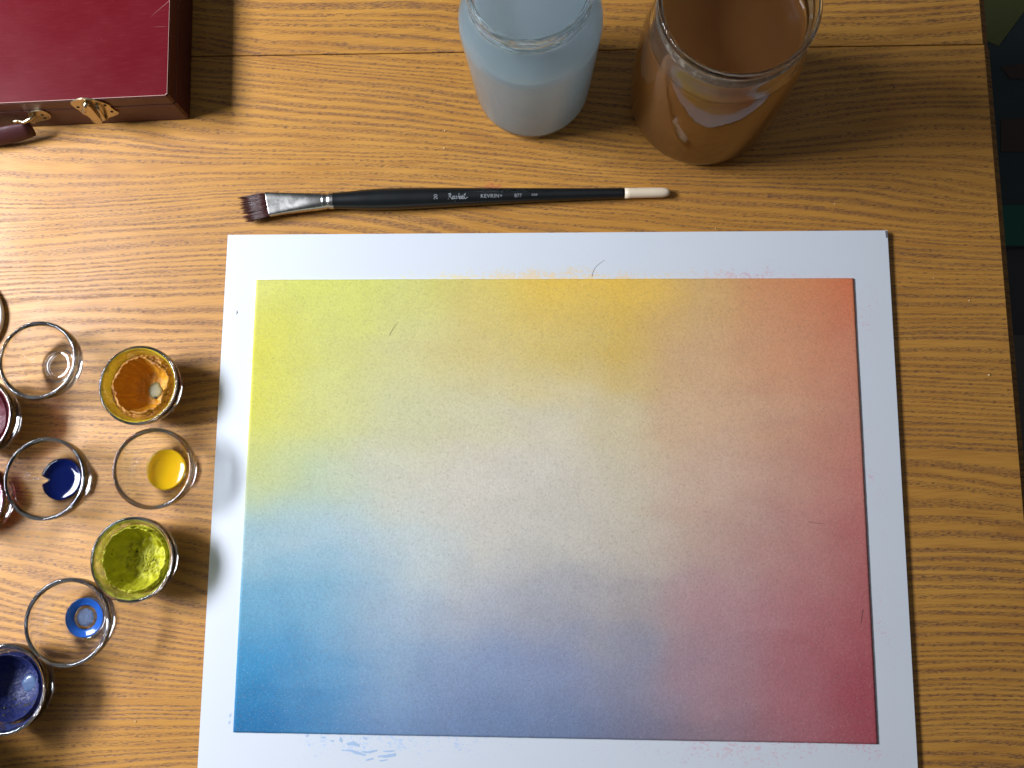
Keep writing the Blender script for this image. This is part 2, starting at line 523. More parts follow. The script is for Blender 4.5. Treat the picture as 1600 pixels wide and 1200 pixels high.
def lathe(prof, seg=96, closed=False, jitter=None, a0=0.0):
    """revolve (r, z) points; r=0 ends close in a pole"""
    bm = bmesh.new()
    rings = []
    for k, (r, z) in enumerate(prof):
        if r <= 1e-7:
            rings.append([bm.verts.new((0, 0, z))])
        else:
            ring = []
            for i in range(seg):
                a = a0 + 2 * math.pi * i / seg
                rr, zz = (r, z) if jitter is None else jitter(k, a, r, z)
                ring.append(bm.verts.new((rr * math.cos(a), rr * math.sin(a), zz)))
            rings.append(ring)
    pairs = list(zip(rings, rings[1:]))
    if closed: pairs.append((rings[-1], rings[0]))
    for A, B in pairs:
        for i in range(seg):
            j = (i + 1) % seg
            if len(A) == 1 and len(B) == 1: continue
            if len(A) == 1: bm.faces.new((A[0], B[i], B[j]))
            elif len(B) == 1: bm.faces.new((A[i], A[j], B[0]))
            else: bm.faces.new((A[i], A[j], B[j], B[i]))
    return bm


def smooth_profile(pts, n=6):
    """Catmull-Rom through (r, z) points"""
    out = []
    for i in range(len(pts) - 1):
        p0 = pts[max(i - 1, 0)]; p1 = pts[i]; p2 = pts[i + 1]; p3 = pts[min(i + 2, len(pts) - 1)]
        for k in range(n):
            t = k / n
            out.append(tuple(0.5 * ((2 * p1[d]) + (-p0[d] + p2[d]) * t + (2 * p0[d] - 5 * p1[d] + 4 * p2[d] - p3[d]) * t * t
                                    + (-p0[d] + 3 * p1[d] - 3 * p2[d] + p3[d]) * t ** 3) for d in range(2)))
    out.append(pts[-1])
    return [(max(r, 0.0), z) for r, z in out]


def cm(pts):
    return [(r * 0.01, z * 0.01) for r, z in pts]


def prism(bm, corners, z0, z1):
    """vertical prism on a list of xy corners"""
    b = [bm.verts.new((c[0], c[1], z0)) for c in corners]
    t = [bm.verts.new((c[0], c[1], z1)) for c in corners]
    n = len(corners)
    bm.faces.new(t)
    bm.faces.new(b[::-1])
    for i in range(n):
        bm.faces.new((b[i], b[(i + 1) % n], t[(i + 1) % n], t[i]))
    return bm


def bevel(bm, w, seg=2, edges=None):
    bmesh.ops.bevel(bm, geom=edges or bm.edges[:], offset=w, segments=seg, affect='EDGES', profile=0.5)
    return bm


def box(bm, c, s, rot=None):
    m = Matrix.Translation(c) @ (rot.to_4x4() if rot else Matrix()) @ Matrix.Diagonal((*s, 1))
    bmesh.ops.create_cube(bm, size=1.0, matrix=m)
    return bm


# ------------------------------------------------------------------ table, two leaves with moulded end
table = empty("wooden_table", (0, 0, 0))
tag(table, "oak table whose grained top carries the jars, cups, brush and white board", "table")
seam0, seam1 = P(300, 88), P(1540, 69)
edge0, edge1 = P(1532.5, 0), P(1600, 803)
edir = (edge1 - edge0).normalized()


def edge_at_y(y, off=0.0):
    t = (y - edge0.y) / edir.y
    return edge0.x + edir.x * t + off


def seam_at_x(x):
    return seam0.y + (seam1.y - seam0.y) * (x - seam0.x) / (seam1.x - seam0.x)


XL, YB, YT, TH = -1.25, -0.38, 0.62, 0.022
gap = 0.00028
xr_s = edge_at_y(seam1.y)


def leaf(name, corners, mat):
    bm = prism(bmesh.new(), corners, -TH, 0.0)
    top = [e for e in bm.edges if all(abs(v.co.z) < 1e-6 for v in e.verts)]
    bevel(bm, 0.00045, 2, top)
    return link(name, bm, mat, table, smooth=False)


leaf("table_leaf", [(XL, YB), (edge_at_y(YB), YB), (xr_s, seam_at_x(xr_s) - gap), (XL, seam_at_x(XL) - gap)], M['wood'])
leaf("table_leaf", [(XL, seam_at_x(XL) + gap), (xr_s - 0.0006, seam_at_x(xr_s) + gap), (edge_at_y(YT) - 0.0006, YT), (XL, YT)], M['wood_far'])


def moulding(y0, y1, off):
    """stepped and rounded lip that runs along the end of the table, below the top face"""
    prof = [(0.0, -0.0032), (0.0012, -0.0036), (0.0042, -0.0046), (0.0056, -0.0056), (0.0064, -0.0082), (0.0064, -0.018), (0.0, -0.0205)]
    bm = bmesh.new()
    rows = []
    for y in (y0, y1):
        x = edge_at_y(y) + off
        rows.append([bm.verts.new((x + dx + 0.00005, y, z)) for dx, z in prof])
    for i in range(len(prof)):
        j = (i + 1) % len(prof)
        bm.faces.new((rows[0][i], rows[0][j], rows[1][j], rows[1][i]))
    bm.faces.new(rows[0]); bm.faces.new(rows[1][::-1])
    return link("edge_moulding", bm, M['wood_edge_shaded'], table, smooth=False)


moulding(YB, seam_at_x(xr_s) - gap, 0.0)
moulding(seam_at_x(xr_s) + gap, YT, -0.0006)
bm = bmesh.new()
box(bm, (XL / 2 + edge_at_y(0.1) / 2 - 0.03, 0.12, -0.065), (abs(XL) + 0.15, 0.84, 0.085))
link("apron", bm, M['wood_edge_shaded'], table, smooth=False)
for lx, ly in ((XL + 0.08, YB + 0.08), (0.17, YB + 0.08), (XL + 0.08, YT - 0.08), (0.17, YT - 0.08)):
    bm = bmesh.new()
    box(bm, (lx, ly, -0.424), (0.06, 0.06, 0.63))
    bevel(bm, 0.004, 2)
    link("leg", bm, M['wood_edge_shaded'], table, smooth=False)

# ------------------------------------------------------------------ floor and what lies on it beyond the table
ZF = -0.74
bm = bmesh.new()
prism(bm, [(-2.5, -2.5), (2.5, -2.5), (2.5, 2.5), (-2.5, 2.5)], ZF - 0.05, ZF)
link("floor", bm, M['floor'], smooth=False)["kind"] = "structure"
rug = empty("rug", P(1600, 200, ZF))
tag(rug, "dark patterned rug with olive, brown and teal patches seen below the table edge", "rug")


def on_rug(name, pix, mat, lift, label=None, z0=0.004):
    bm = bmesh.new()
    pts = [P(x, y, ZF) - rug.location for x, y in pix]
    prism(bm, [(p.x, p.y) for p in pts], z0 if lift else 0.0, z0 + lift)
    o = link(name, bm, mat, rug, smooth=False)
    if label: o['label'] = label
    return o


bm = bmesh.new()
pts = [P(x, y, ZF) - rug.location for x, y in ((1300, -500), (2400, -500), (2400, 388), (1300, 388))]
prism(bm, [(p.x, p.y) for p in pts], 0.0005, 0.006)
link("pile", bm, M['rug_dark'], rug, smooth=False)
on_rug("olive_patch", [(1490, -60), (1568, -60), (1602, 14), (1556, 76), (1500, 50)], M['rug_olive'], 0.004)
on_rug("brown_patch", [(1560, 108), (1700, 90), (1720, 124), (1575, 127)], M['rug_brown'], 0.0035)
on_rug("brown_patch", [(1560, 190), (1700, 180), (1720, 240), (1560, 240)], M['rug_brown'], 0.0035)
on_rug("teal_patch", [(1500, 325), (1760, 320), (1760, 386), (1500, 386)], M['rug_teal'], 0.0035)
bm = bmesh.new()
c = P(1680, 720, ZF)
box(bm, (c.x + 0.05, c.y - 0.12, ZF + 0.006), (0.42, 0.60, 0.011))
for v in bm.verts: v.co.y += 0
o = link("floor_mat", bm, M['mat_grey'], smooth=False)
tp = P(1595, 526, ZF).y
o.location.y = tp - (c.y - 0.12 + 0.30)
tag(o, "grey brown mat on the floor beside the table edge", "mat")

# ------------------------------------------------------------------ white board
BT = 0.0032
board = empty("drawing_board", P(880, 800, 0))
tag(board, "white painting board smeared with yellow, pink and blue around its sheet", "board")
bc = [P(356, 367, BT), P(1386.5, 360, BT), P(1437, 1252, BT), P(306, 1246, BT)]      # TL TR BR BL
sc_ = [P(400.5, 437, BT + 0.001), P(1334, 434.5, BT + 0.001), P(1372, 1163, BT + 0.001), P(364, 1144.5, BT + 0.001)]


def bil(c, u, v):
    """u to the right, v downwards"""
    a = c[0].lerp(c[1], u); b = c[3].lerp(c[2], u)
    return a.lerp(b, v)


bl = board.location
bm = bmesh.new()
prism(bm, [(bc[i].x - bl.x, bc[i].y - bl.y) for i in (3, 2, 1, 0)], 0.0001, BT - 0.0003)
link("core", bm, M['board_side'], board, smooth=False)


def project(co):
    """photograph pixel of a world point (used once to place pigment by the sheet's own layout)"""
    d = Q.inverted() @ (Vector(co) - Vector((0, 0, H)))
    return CX + F_PX * d.x / -d.z, CY - F_PX * d.y / -d.z


def noise2(x, y, s, seed=0.0):
    return noise.noise(Vector((x * s, y * s, seed)))


# face of the board as a fine sheet; each point knows how much pigment strayed there, by distance from the sheet's edges
NU, NV = 200, 170
bm = bmesh.new()
lay = bm.loops.layers.float_color.new('smear')
sheet_w = [Vector((p.x, p.y)) for p in sc_]


def seg_dist(p, a, b):
    ab = b - a
    t = max(0, min(1, (p - a).dot(ab) / ab.length_squared))
    return (p - a - ab * t).length, t


def smear_at(w):
    p = Vector((w.x, w.y))
    best = (9, 0, 0)
    for k in range(4):
        d, t = seg_dist(p, sheet_w[k], sheet_w[(k + 1) % 4])
        if d < best[0]: best = (d, k, t)
    d, k, t = best
    dens = 0.0
    col = (0.9, 0.9, 0.9)
    yl, oc, pk, bl_, rd = (0.78, 0.72, 0.10), (0.86, 0.52, 0.06), (0.66, 0.30, 0.34), (0.25, 0.45, 0.78), (0.70, 0.16, 0.10)

    def lerp3(a, b, f):
        f = max(0, min(1, f))
        return tuple(a[i] + (b[i] - a[i]) * f for i in range(3))
    if k == 0:      # top
        col = lerp3(yl, oc, (t - 0.2) / 0.25)
        col = lerp3(col, pk, (t - 0.70) / 0.12)
        dens = math.exp(-(d / 0.008) ** 2) * (0.25 + 0.75 * math.exp(-((t - 0.47) / 0.22) ** 2) + 0.55 * math.exp(-((t - 0.85) / 0.10) ** 2))
    elif k == 1:    # right
        col = lerp3(rd, pk, t * 3)
        dens = math.exp(-((d - 0.006) / 0.009) ** 2) * (0.34 + 0.18 * math.sin(t * 19))
        dens *= min(1, t * 8 + 0.4)
    elif k == 2:    # bottom, t runs right to left
        col = lerp3(pk, (0.42, 0.42, 0.66), (t - 0.25) / 0.15)
        col = lerp3(col, bl_, (t - 0.5) / 0.2)
        dens = math.exp(-(d / 0.016) ** 2) * (0.62 - 0.35 * math.exp(-((t - 0.48) / 0.12) ** 2))
        dens *= min(1, max(0.0, (1.0 - t) * 9 - 0.2))
    else:           # left, t runs bottom to top
        col = lerp3(bl_, yl, (t - 0.3) / 0.2)
        dens = math.exp(-(d / 0.0035) ** 2) * (0.9 * math.exp(-((t - 0.86) / 0.12) ** 2) + 0.35 * math.exp(-((t - 0.05) / 0.05) ** 2))
    return (*col, max(0.0, min(1.0, dens)))


grid, data = [], {}
for j in range(NV + 1):
    row = []
    for i in range(NU + 1):
        w = bil(bc, i / NU, j / NV)
        v = bm.verts.new((w.x - bl.x, w.y - bl.y, BT))
        data[v] = smear_at(w)
        row.append(v)
    grid.append(row)
for j in range(NV):
    for i in range(NU):
        f = bm.faces.new((grid[j][i], grid[j + 1][i], grid[j + 1][i + 1], grid[j][i + 1]))
        for l in f.loops: l[lay] = data[l.vert]
# skirt so that the face sheet has thickness
rim = [grid[0][i] for i in range(NU + 1)] + [grid[j][NU] for j in range(1, NV + 1)] + \
      [grid[NV][i] for i in range(NU - 1, -1, -1)] + [grid[j][0] for j in range(NV - 1, 0, -1)]
low = [bm.verts.new((v.co.x, v.co.y, BT - 0.0003)) for v in rim]
for i in range(len(rim)):
    j = (i + 1) % len(rim)
    f = bm.faces.new((rim[i], rim[j], low[j], low[i]))
    for l in f.loops: l[lay] = (0.8, 0.8, 0.8, 0)
link("white_face", bm, M['board_face'], board, smooth=False)
# scuffed corner where the face has chipped away
ck = [P(1383.0, 361.0, 0), P(1386.8, 361.0, 0), P(1387.4, 372.0, 0), P(1384.0, 371.0, 0)]
bm = prism(bmesh.new(), [(p.x - bl.x, p.y - bl.y) for p in
                         [P(1383.0, 361.0, BT), P(1384.4, 371.5, BT), P(1387.3, 371.8, BT), P(1386.8, 361.0, BT)]], BT - 0.001, BT + 0.0002)
link("chipped_corner", bm, M['bare_patch'], board, smooth=False)

# loose blue brush marks below the sheet: dried paint, a skin on the board
M['blue_mark'] = plain("dried_blue_mark", (0.36, 0.47, 0.62), 0.45, 0, 0.15, 900)
marks = [
    [(542, 1161), (552, 1158), (561, 1163), (562, 1167), (549, 1164), (543, 1165)],
    [(533, 1171), (550, 1171), (560, 1175), (572, 1179), (570, 1181), (555, 1178), (546, 1174), (534, 1173)],
    [(564, 1173), (574, 1174), (588, 1171), (590, 1173), (578, 1177), (567, 1176)],
    [(590, 1181), (604, 1179), (618, 1177), (619, 1181), (604, 1184), (592, 1183)],
    [(598, 1173), (616, 1172), (617, 1174), (600, 1175)],
    [(571, 1187), (582, 1184), (584, 1186), (573, 1189)],
    [(592, 1188), (606, 1186), (605, 1188), (594, 1190)],
    [(478, 1148), (483, 1147), (481, 1152), (477, 1151)],
    [(531, 1151), (536, 1156), (534, 1160), (530, 1158)],
    [(501, 1151), (508, 1151), (507, 1153), (502, 1153)],
    [(515, 1156), (522, 1157), (521, 1159), (516, 1158)],
    [(567, 1150), (574, 1154), (573, 1157), (568, 1154)],
    [(358, 1117), (361, 1114), (361, 1119), (358, 1121)],
    [(357, 1128), (360, 1126), (359, 1131), (357, 1132)],
]
for mk in marks:
    bm = bmesh.new()
    pp = [P(x, y, BT) for x, y in mk]
    pts = []
    for i in range(len(pp)):
        a, b = pp[i], pp[(i + 1) % len(pp)]
        for k in range(4):
            q = a.lerp(b, k / 4)
            n = 0.00028 * noise2(q.x, q.y, 900, 3)
            pts.append((q.x + n - bl.x, q.y + n - bl.y))
    try:
        prism(bm, pts, BT, BT + 0.00008)
    except ValueError:
        pass
    bmesh.ops.triangulate(bm, faces=[f for f in bm.faces if len(f.verts) > 4])
    link("dried_brush_mark", bm, M['blue_mark'], board, smooth=False)

# ------------------------------------------------------------------ painted sheet
sheet = empty("painted_sheet", P(880, 800, BT))
tag(sheet, "sheet of rough paper washed from yellow through orange and crimson to blue", "painting")
GX = [0, .125, .25, .375, .5, .625, .75, .875, 1]
GC = [  # colours of the washes as the photograph shows them, row by row from the top of the sheet
    [(232, 236, 125), (224, 232, 108), (215, 218, 122), (215, 200, 105), (222, 188, 75), (220, 182, 70), (195, 160, 98), (188, 129, 84), (181, 101, 64)],
    [(228, 227, 84), (218, 221, 132), (214, 212, 148), (212, 198, 130), (208, 188, 112), (200, 172, 90), (192, 158, 118), (187, 136, 102), (175, 110, 84)],
    [(224, 226, 100), (216, 220, 140), (208, 211, 162), (206, 204, 168), (204, 198, 172), (195, 184, 150), (192, 160, 128), (182, 140, 112), (169, 113, 93)],
    [(202, 213, 145), (194, 212, 178), (206, 208, 192), (206, 202, 190), (200, 196, 184), (190, 182, 162), (184, 158, 140), (174, 134, 117), (165, 103, 94)],
    [(158, 198, 215), (172, 202, 216), (190, 204, 206), (196, 196, 188), (189, 187, 178), (180, 172, 160), (170, 146, 136), (162, 118, 112), (154, 86, 86)],
    [(108, 174, 212), (130, 182, 212), (158, 182, 205), (166, 174, 188), (160, 162, 170), (154, 148, 150), (160, 127, 132), (154, 100, 104), (148, 82, 85)],
    [(60, 150, 205), (98, 160, 205), (128, 162, 198), (130, 152, 188), (128, 142, 175), (130, 132, 152), (145, 118, 128), (148, 94, 102), (140, 66, 76)],
    [(30, 120, 182), (75, 138, 190), (108, 142, 188), (105, 130, 170), (102, 120, 155), (108, 112, 138), (126, 108, 120), (138, 86, 96), (134, 60, 70)],
]
GY = [0, .17, .31, .45, .59, .73, .87, 1]
# the board's own white beside the sheet, at the four corners, tells how strong the light was there
WH = [(250, 262, 278), (175, 183, 195), (170, 178, 190), (233, 245, 261)]   # TL TR BR BL
PAPER_K = (0.670, 0.690, 0.710)


srnd = random.Random(21)
STROKES = []
for k in range(70):
    STROKES.append((srnd.uniform(-0.05, 1.05), srnd.uniform(-0.05, 1.05), srnd.uniform(0.05, 0.22), srnd.uniform(0.02, 0.07),
                    srnd.uniform(-0.12, 0.12), srnd.uniform(-0.012, 0.012), srnd.uniform(-0.022, 0.022), srnd.uniform(-0.012, 0.012), srnd.uniform(0, 50)))


def pigment(u, v):
    du = dv = 0.0
    tone = 1.0
    for (cu_, cv_, ru, rv, ang, su, sv, st_, sd) in STROKES:
        x_, y_ = (u - cu_) * 1.33, v - cv_
        if abs(x_) > 0.34 or abs(y_) > 0.2: continue
        c_, s_ = math.cos(ang), math.sin(ang)
        a_, b_ = (x_ * c_ + y_ * s_) / ru, (-x_ * s_ + y_ * c_) / rv
        d_ = math.sqrt(a_ * a_ + b_ * b_) + 0.30 * noise2(u * 1.3, v, 12.0, sd) + 0.12 * noise2(u * 1.3, v, 40.0, sd)
        w_ = max(0.0, min(1.0, (1.0 - d_) / 0.40))
        w_ = w_ * w_ * (3 - 2 * w_)
        du += su * w_; dv += sv * w_; tone *= 1 + st_ * w_
    tone *= 1 + 0.025 * noise2(u * 1.3, v * 2, 9.0, 30) + 0.02 * noise2(u * 1.3, v, 60.0, 31)
    c = pigment_at(u + du, v + dv, u, v)
    gm = sum(c) / 3
    c = [k + (gm - k) * 0.05 for k in c]
    return [max(0.004, min(0.9, k * tone)) for k in c]


def pigment_at(u, v, ul, vl):
    uu = u + 0.038 * noise2(u * 1.3, v, 4.0, 1.0) + 0.018 * noise2(u * 1.3, v, 14.0, 2.0)
    vv = v + 0.045 * noise2(u * 1.3, v, 4.0, 5.0) + 0.020 * noise2(u * 1.3, v, 14.0, 6.0)
    uu, vv = max(0, min(0.9999, uu)), max(0, min(0.9999, vv))
    i = max(k for k in range(len(GX) - 1) if GX[k] <= uu)
    j = max(k for k in range(len(GY) - 1) if GY[k] <= vv)
    fu = (uu - GX[i]) / (GX[i + 1] - GX[i]); fv = (vv - GY[j]) / (GY[j + 1] - GY[j])
    fu, fv = fu * fu * (3 - 2 * fu) * 0.5 + fu * 0.5, fv * fv * (3 - 2 * fv) * 0.5 + fv * 0.5
    c = [0, 0, 0]
    for a, b, w in ((i, j, (1 - fu) * (1 - fv)), (i + 1, j, fu * (1 - fv)), (i, j + 1, (1 - fu) * fv), (i + 1, j + 1, fu * fv)):
        l = lin(GC[b][a])
        for k in range(3): c[k] += l[k] * w
    out = []
    for k in range(3):
        w = 0
        for cc, ww in ((WH[0], (1 - ul) * (1 - vl)), (WH[1], ul * (1 - vl)), (WH[2], ul * vl), (WH[3], (1 - ul) * vl)):
            w += lin(cc)[k] * ww
        out.append(max(0.004, min(0.92, PAPER_K[k] * (1 + 0.30 * ul * (1 - ul)) * c[k] / w)))
    return out


NU, NV = 300, 220
bm = bmesh.new()
lay = bm.loops.layers.float_color.new('paint')
sl = sheet.location
grid, data = [], {}
for j in range(NV + 1):
    row = []
    for i in range(NU + 1):
        u, v = i / NU, j / NV
        w = bil(sc_, u, v)
        e = 0.0
        if i in (0, NU) or j in (0, NV): e = 0.00010
        n = noise2(w.x, w.y, 260, 4) * e
        z = 0.0010 + 0.00012 * noise2(w.x, w.y, 18, 9)
        if i in (0, NU) or j in (0, NV): z -= 0.00015
        vt = bm.verts.new((w.x - sl.x + n, w.y - sl.y + n, z))
        data[vt] = (*pigment(u, v), 1)
        row.append(vt)
    grid.append(row)
for j in range(NV):
    for i in range(NU):
        f = bm.faces.new((grid[j][i], grid[j + 1][i], grid[j + 1][i + 1], grid[j][i + 1]))
        for l in f.loops: l[lay] = data[l.vert]
rim = [grid[0][i] for i in range(NU + 1)] + [grid[j][NU] for j in range(1, NV + 1)] + \
      [grid[NV][i] for i in range(NU - 1, -1, -1)] + [grid[j][0] for j in range(NV - 1, 0, -1)]
low = [bm.verts.new((v.co.x, v.co.y, 0.00004)) for v in rim]
for i in range(len(rim)):
    j = (i + 1) % len(rim)
    f = bm.faces.new((rim[i], rim[j], low[j], low[i]))
    for l in f.loops: l[lay] = data[rim[i]] if False else data[rim[j]]
link("paper", bm, M['sheet'], sheet)


# ------------------------------------------------------------------ tubes (hairs, handle)
def tube(path, radii, seg=10, bm=None, squash=None):
    bm = bm or bmesh.new()
    rings = []
    n = len(path)
    up = Vector((0, 0, 1))
    for k, p in enumerate(path):
        d = (path[min(k + 1, n - 1)] - path[max(k - 1, 0)]).normalized()
        s = d.cross(up)
        if s.length < 1e-5: s = Vector((1, 0, 0))
        s.normalize()
        t = s.cross(d).normalized()
        r = radii[k] if hasattr(radii, '__len__') else radii
        a, b = (r, r) if not hasattr(r, '__len__') else r
        rings.append([bm.verts.new(p + s * (a * math.cos(2 * math.pi * i / seg)) + t * (b * math.sin(2 * math.pi * i / seg))) for i in range(seg)])
    for A, B in zip(rings, rings[1:]):
        for i in range(seg):
            j = (i + 1) % seg
            bm.faces.new((A[i], A[j], B[j], B[i]))
    bm.faces.new(rings[0][::-1]); bm.faces.new(rings[-1])
    return bm


hairs = [
    ([(925, 432), (927, 424), (933, 415), (945, 406)], BT, 0.00009, "curved dark bristle lying on the white margin above the sheet", "loose bristle"),
    ([(608, 524), (614, 513), (622, 503)], BT + 0.0012, 0.00008, "short dark bristle lying on the yellow part of the sheet", "loose bristle"),
    ([(1263, 815), (1274, 817), (1288, 818)], BT + 0.0012, 0.00007, "short dark bristle lying level on the pink part of the sheet", "loose bristle"),
    ([(1348, 952), (1346, 966), (1345, 974)], BT + 0.0012, 0.00008, "short upright bristle near the red right edge of the sheet", "loose bristle"),
]
for pts, z, r, lab, cat in hairs:
    ps = [P(x, y, z + r) for x, y in pts]
    path = []
    for k in range(len(ps) - 1):
        p0, p1, p2, p3 = ps[max(k - 1, 0)], ps[k], ps[k + 1], ps[min(k + 2, len(ps) - 1)]
        for q in range(5):
            t = q / 5
            path.append(0.5 * (2 * p1 + (p2 - p0) * t + (2 * p0 - 5 * p1 + 4 * p2 - p3) * t * t + (3 * p1 - p0 - 3 * p2 + p3) * t ** 3))
    path.append(ps[-1])
    org = path[0].copy()
    path = [p - org for p in path]
    o = link("loose_bristle", tube(path, [r * (1 - 0.6 * k / len(path)) for k in range(len(path))], 6), M['hair'], loc=org)
    tag(o, lab, cat)

crumbs = [(695, 205, "pale crumb on the table left of the blue water jar, the upper of two", 1.5), (694, 232, "pale crumb on the table left of the blue water jar, the lower of two", 1.2),
          (1545, 586, "pale crumb on the wood near the right table edge", 1.6), (1514, 470, "small orange crumb on the wood right of the board", 1.1),
          (1458, 435, "tiny crumb close to the upper right corner of the board", 0.9), (212, 1127, "pale crumb on the wood below the blue rimmed cup", 1.0),
          (74, 850, "tiny crumb beside the lime green pot", 1.0), (1304, 319, "small crumb behind the right end of the board", 1.0),
          (1118, 357, "tiny pale splinter behind the top edge of the board", 1.0)]
for k, (x, y, lab, s) in enumerate(crumbs):
    bm = bmesh.new()
    bmesh.ops.create_icosphere(bm, subdivisions=1, radius=0.00042 * s)
    for v in bm.verts:
        v.co *= 1 + random.uniform(-0.35, 0.5)
        v.co.z *= 0.6
        v.co.z += 0.0003 * s
    p = P(x, y, 0.0)
    tag(link("crumb", bm, M['crumb'], smooth=False, loc=p), lab, "crumb", "crumbs scattered on the table")
# drop of clear water on the left margin of the board
p = P(368, 488, BT)
o = link("paint_drop", lathe(smooth_profile([(0.0, 0.0), (0.0010, 0.0), (0.0012, 0.0002), (0.0008, 0.0005), (0.0, 0.0006)], 4), 24), M['white_glaze'], loc=p)
tag(o, "tiny glossy white drop on the left white margin of the board", "paint drop")
# dark speck in the wood at the right
bm = lathe([(0, 0.0001), (0.0005, 0.0001), (0.0004, 0.0003), (0, 0.00035)], 10)
tag(link("paint_speck", bm, M['hair'], loc=P(1397, 137)), "tiny black speck on the shaded wood right of the brown jar", "speck")

# ------------------------------------------------------------------ glass cups
BOWL_OUT = [(0.0, 0.06), (0.35, 0.06), (0.66, 0.06), (0.76, 0.02), (0.90, 0.0), (1.02, 0.04), (1.14, 0.16), (1.46, 0.40), (1.80, 0.80), (2.06, 1.26), (2.20, 1.72), (2.24, 2.05),
            (2.245, 2.22), (2.235, 2.33), (2.205, 2.385), (2.17, 2.40)]
BOWL_IN = [(2.11, 2.39), (2.05, 2.33), (2.01, 2.18), (1.975, 1.95), (1.89, 1.62), (1.73, 1.26), (1.50, 0.94), (1.20, 0.70), (1.00, 0.60), (0.86, 0.53), (0.72, 0.50), (0.60, 0.50), (0.25, 0.50), (0.0, 0.50)]
HB = 0.024


def bowl_inner(r):
    """height of the inside of the bowl at radius r (cm)"""
    pts = sorted(BOWL_IN)
    for (r0, z0), (r1, z1) in zip(pts, pts[1:]):
        if r0 <= r <= r1: return z0 + (z1 - z0) * (r - r0) / max(r1 - r0, 1e-6)
    return 2.3


def make_bowl_mesh(scale=1.0, wob=0.0):
    prof = smooth_profile(cm(BOWL_OUT), 4)[:-1] + smooth_profile(cm([BOWL_OUT[-1]] + BOWL_IN), 4)
    prof = [(r * scale, z) for r, z in prof]
    return lathe(prof, 112)


def cup(name, px, py, rim_px, label, cat="paint cup", rz=0.0, glass='glass', film=None, group="small glass cups of paint"):
    c = P(px, py, HB)
    e = empty(name, (c.x, c.y, 0.0), rz)
    tag(e, label, cat, group)
    s = rim_px / (F_PX / (H - HB)) / 0.02235
    link("glass", make_bowl_mesh(s), M[glass], e)
    if film:
        inner = smooth_profile(cm([(r - 0.012, z + 0.004) for r, z in BOWL_IN]), 4)
        inner = [(max(0, r * s), z) for r, z in inner][1:]
        link("paint_film", lathe(inner, 96), M[film], e)
    return e, s


def pool(parent, s, rmax, zlev, mat, notch=None, ring=0.0, name="liquid"):
    """shallow liquid in the bottom of a bowl, top follows a meniscus"""
    top = [(0.0, zlev), (rmax * 0.55, zlev), (rmax * 0.88, zlev + 0.005), (rmax * 0.99, zlev + 0.05)]
    if ring:
        top = [(0.0, zlev - ring), (rmax * 0.42, zlev - ring), (rmax * 0.58, zlev), (rmax * 0.88, zlev + 0.005), (rmax * 0.99, zlev + 0.05)]
    bot = [(rmax, bowl_inner(rmax) - 0.015), (rmax * 0.85, bowl_inner(rmax * 0.85) - 0.015), (0.86, 0.515), (0.6, 0.475), (0.0, 0.485)]

    def jit(k, a, r, z):
        w = 1 + 0.012 * math.sin(3 * a + 1) + 0.008 * math.sin(7 * a)
        if notch and r > 0.004:
            d = (a - notch + math.pi) % (2 * math.pi) - math.pi
            w *= 1 - 0.34 * math.exp(-(d / 0.17) ** 4) * min(1, r / (rmax * 0.008))
        return r * w, z
    return link(name, lathe(cm(top + bot), 120, jitter=jit), M[mat], parent)


cup1, s1 = cup("glass_cup", 57, 562, 64, "empty clear glass cup between the white cup and the ochre pot", "glass cup")
cup_y, sy = cup("glass_cup", 237, 732, 64.5, "clear glass cup with a pool of bright yellow paint", "paint cup")
pool(cup_y, sy, 1.17, 0.67, 'yellow_pool', ring=0.03)
cup_b, sb = cup("glass_cup", 68, 748, 66, "clear glass cup with a notched pool of deep navy blue paint", "paint cup")
pool(cup_b, sb, 1.20, 0.69, 'navy_pool', notch=math.pi * 1.02)
cup_l, sl2 = cup("glass_cup", 103, 973, 67.5, "clear glass cup with a thin bright blue ring of paint round its base", "paint cup")
# ring of blue paint with a clear centre
ringp = [(0.66, 0.485), (0.68, 0.53), (0.80, 0.575), (0.98, 0.62), (1.08, 0.655), (1.10, 0.64), (0.99, 0.58), (0.86, 0.515)]
link("liquid", lathe(cm(ringp), 110, closed=True), M['blue_pool'], cup_l)
link("liquid_film", lathe(cm([(0, 0.507), (0.30, 0.502), (0.5, 0.495), (0.5, 0.499), (0.3, 0.508), (0, 0.512)]), 64), film("pale_blue_film", (0.25, 0.38, 0.62), 0.3), cup_l)


def bed_z(r, edge_r, edge_z, bottom_z, p):
    return bottom_z + (edge_z - bottom_z) * min(1.3, r / edge_r) ** p


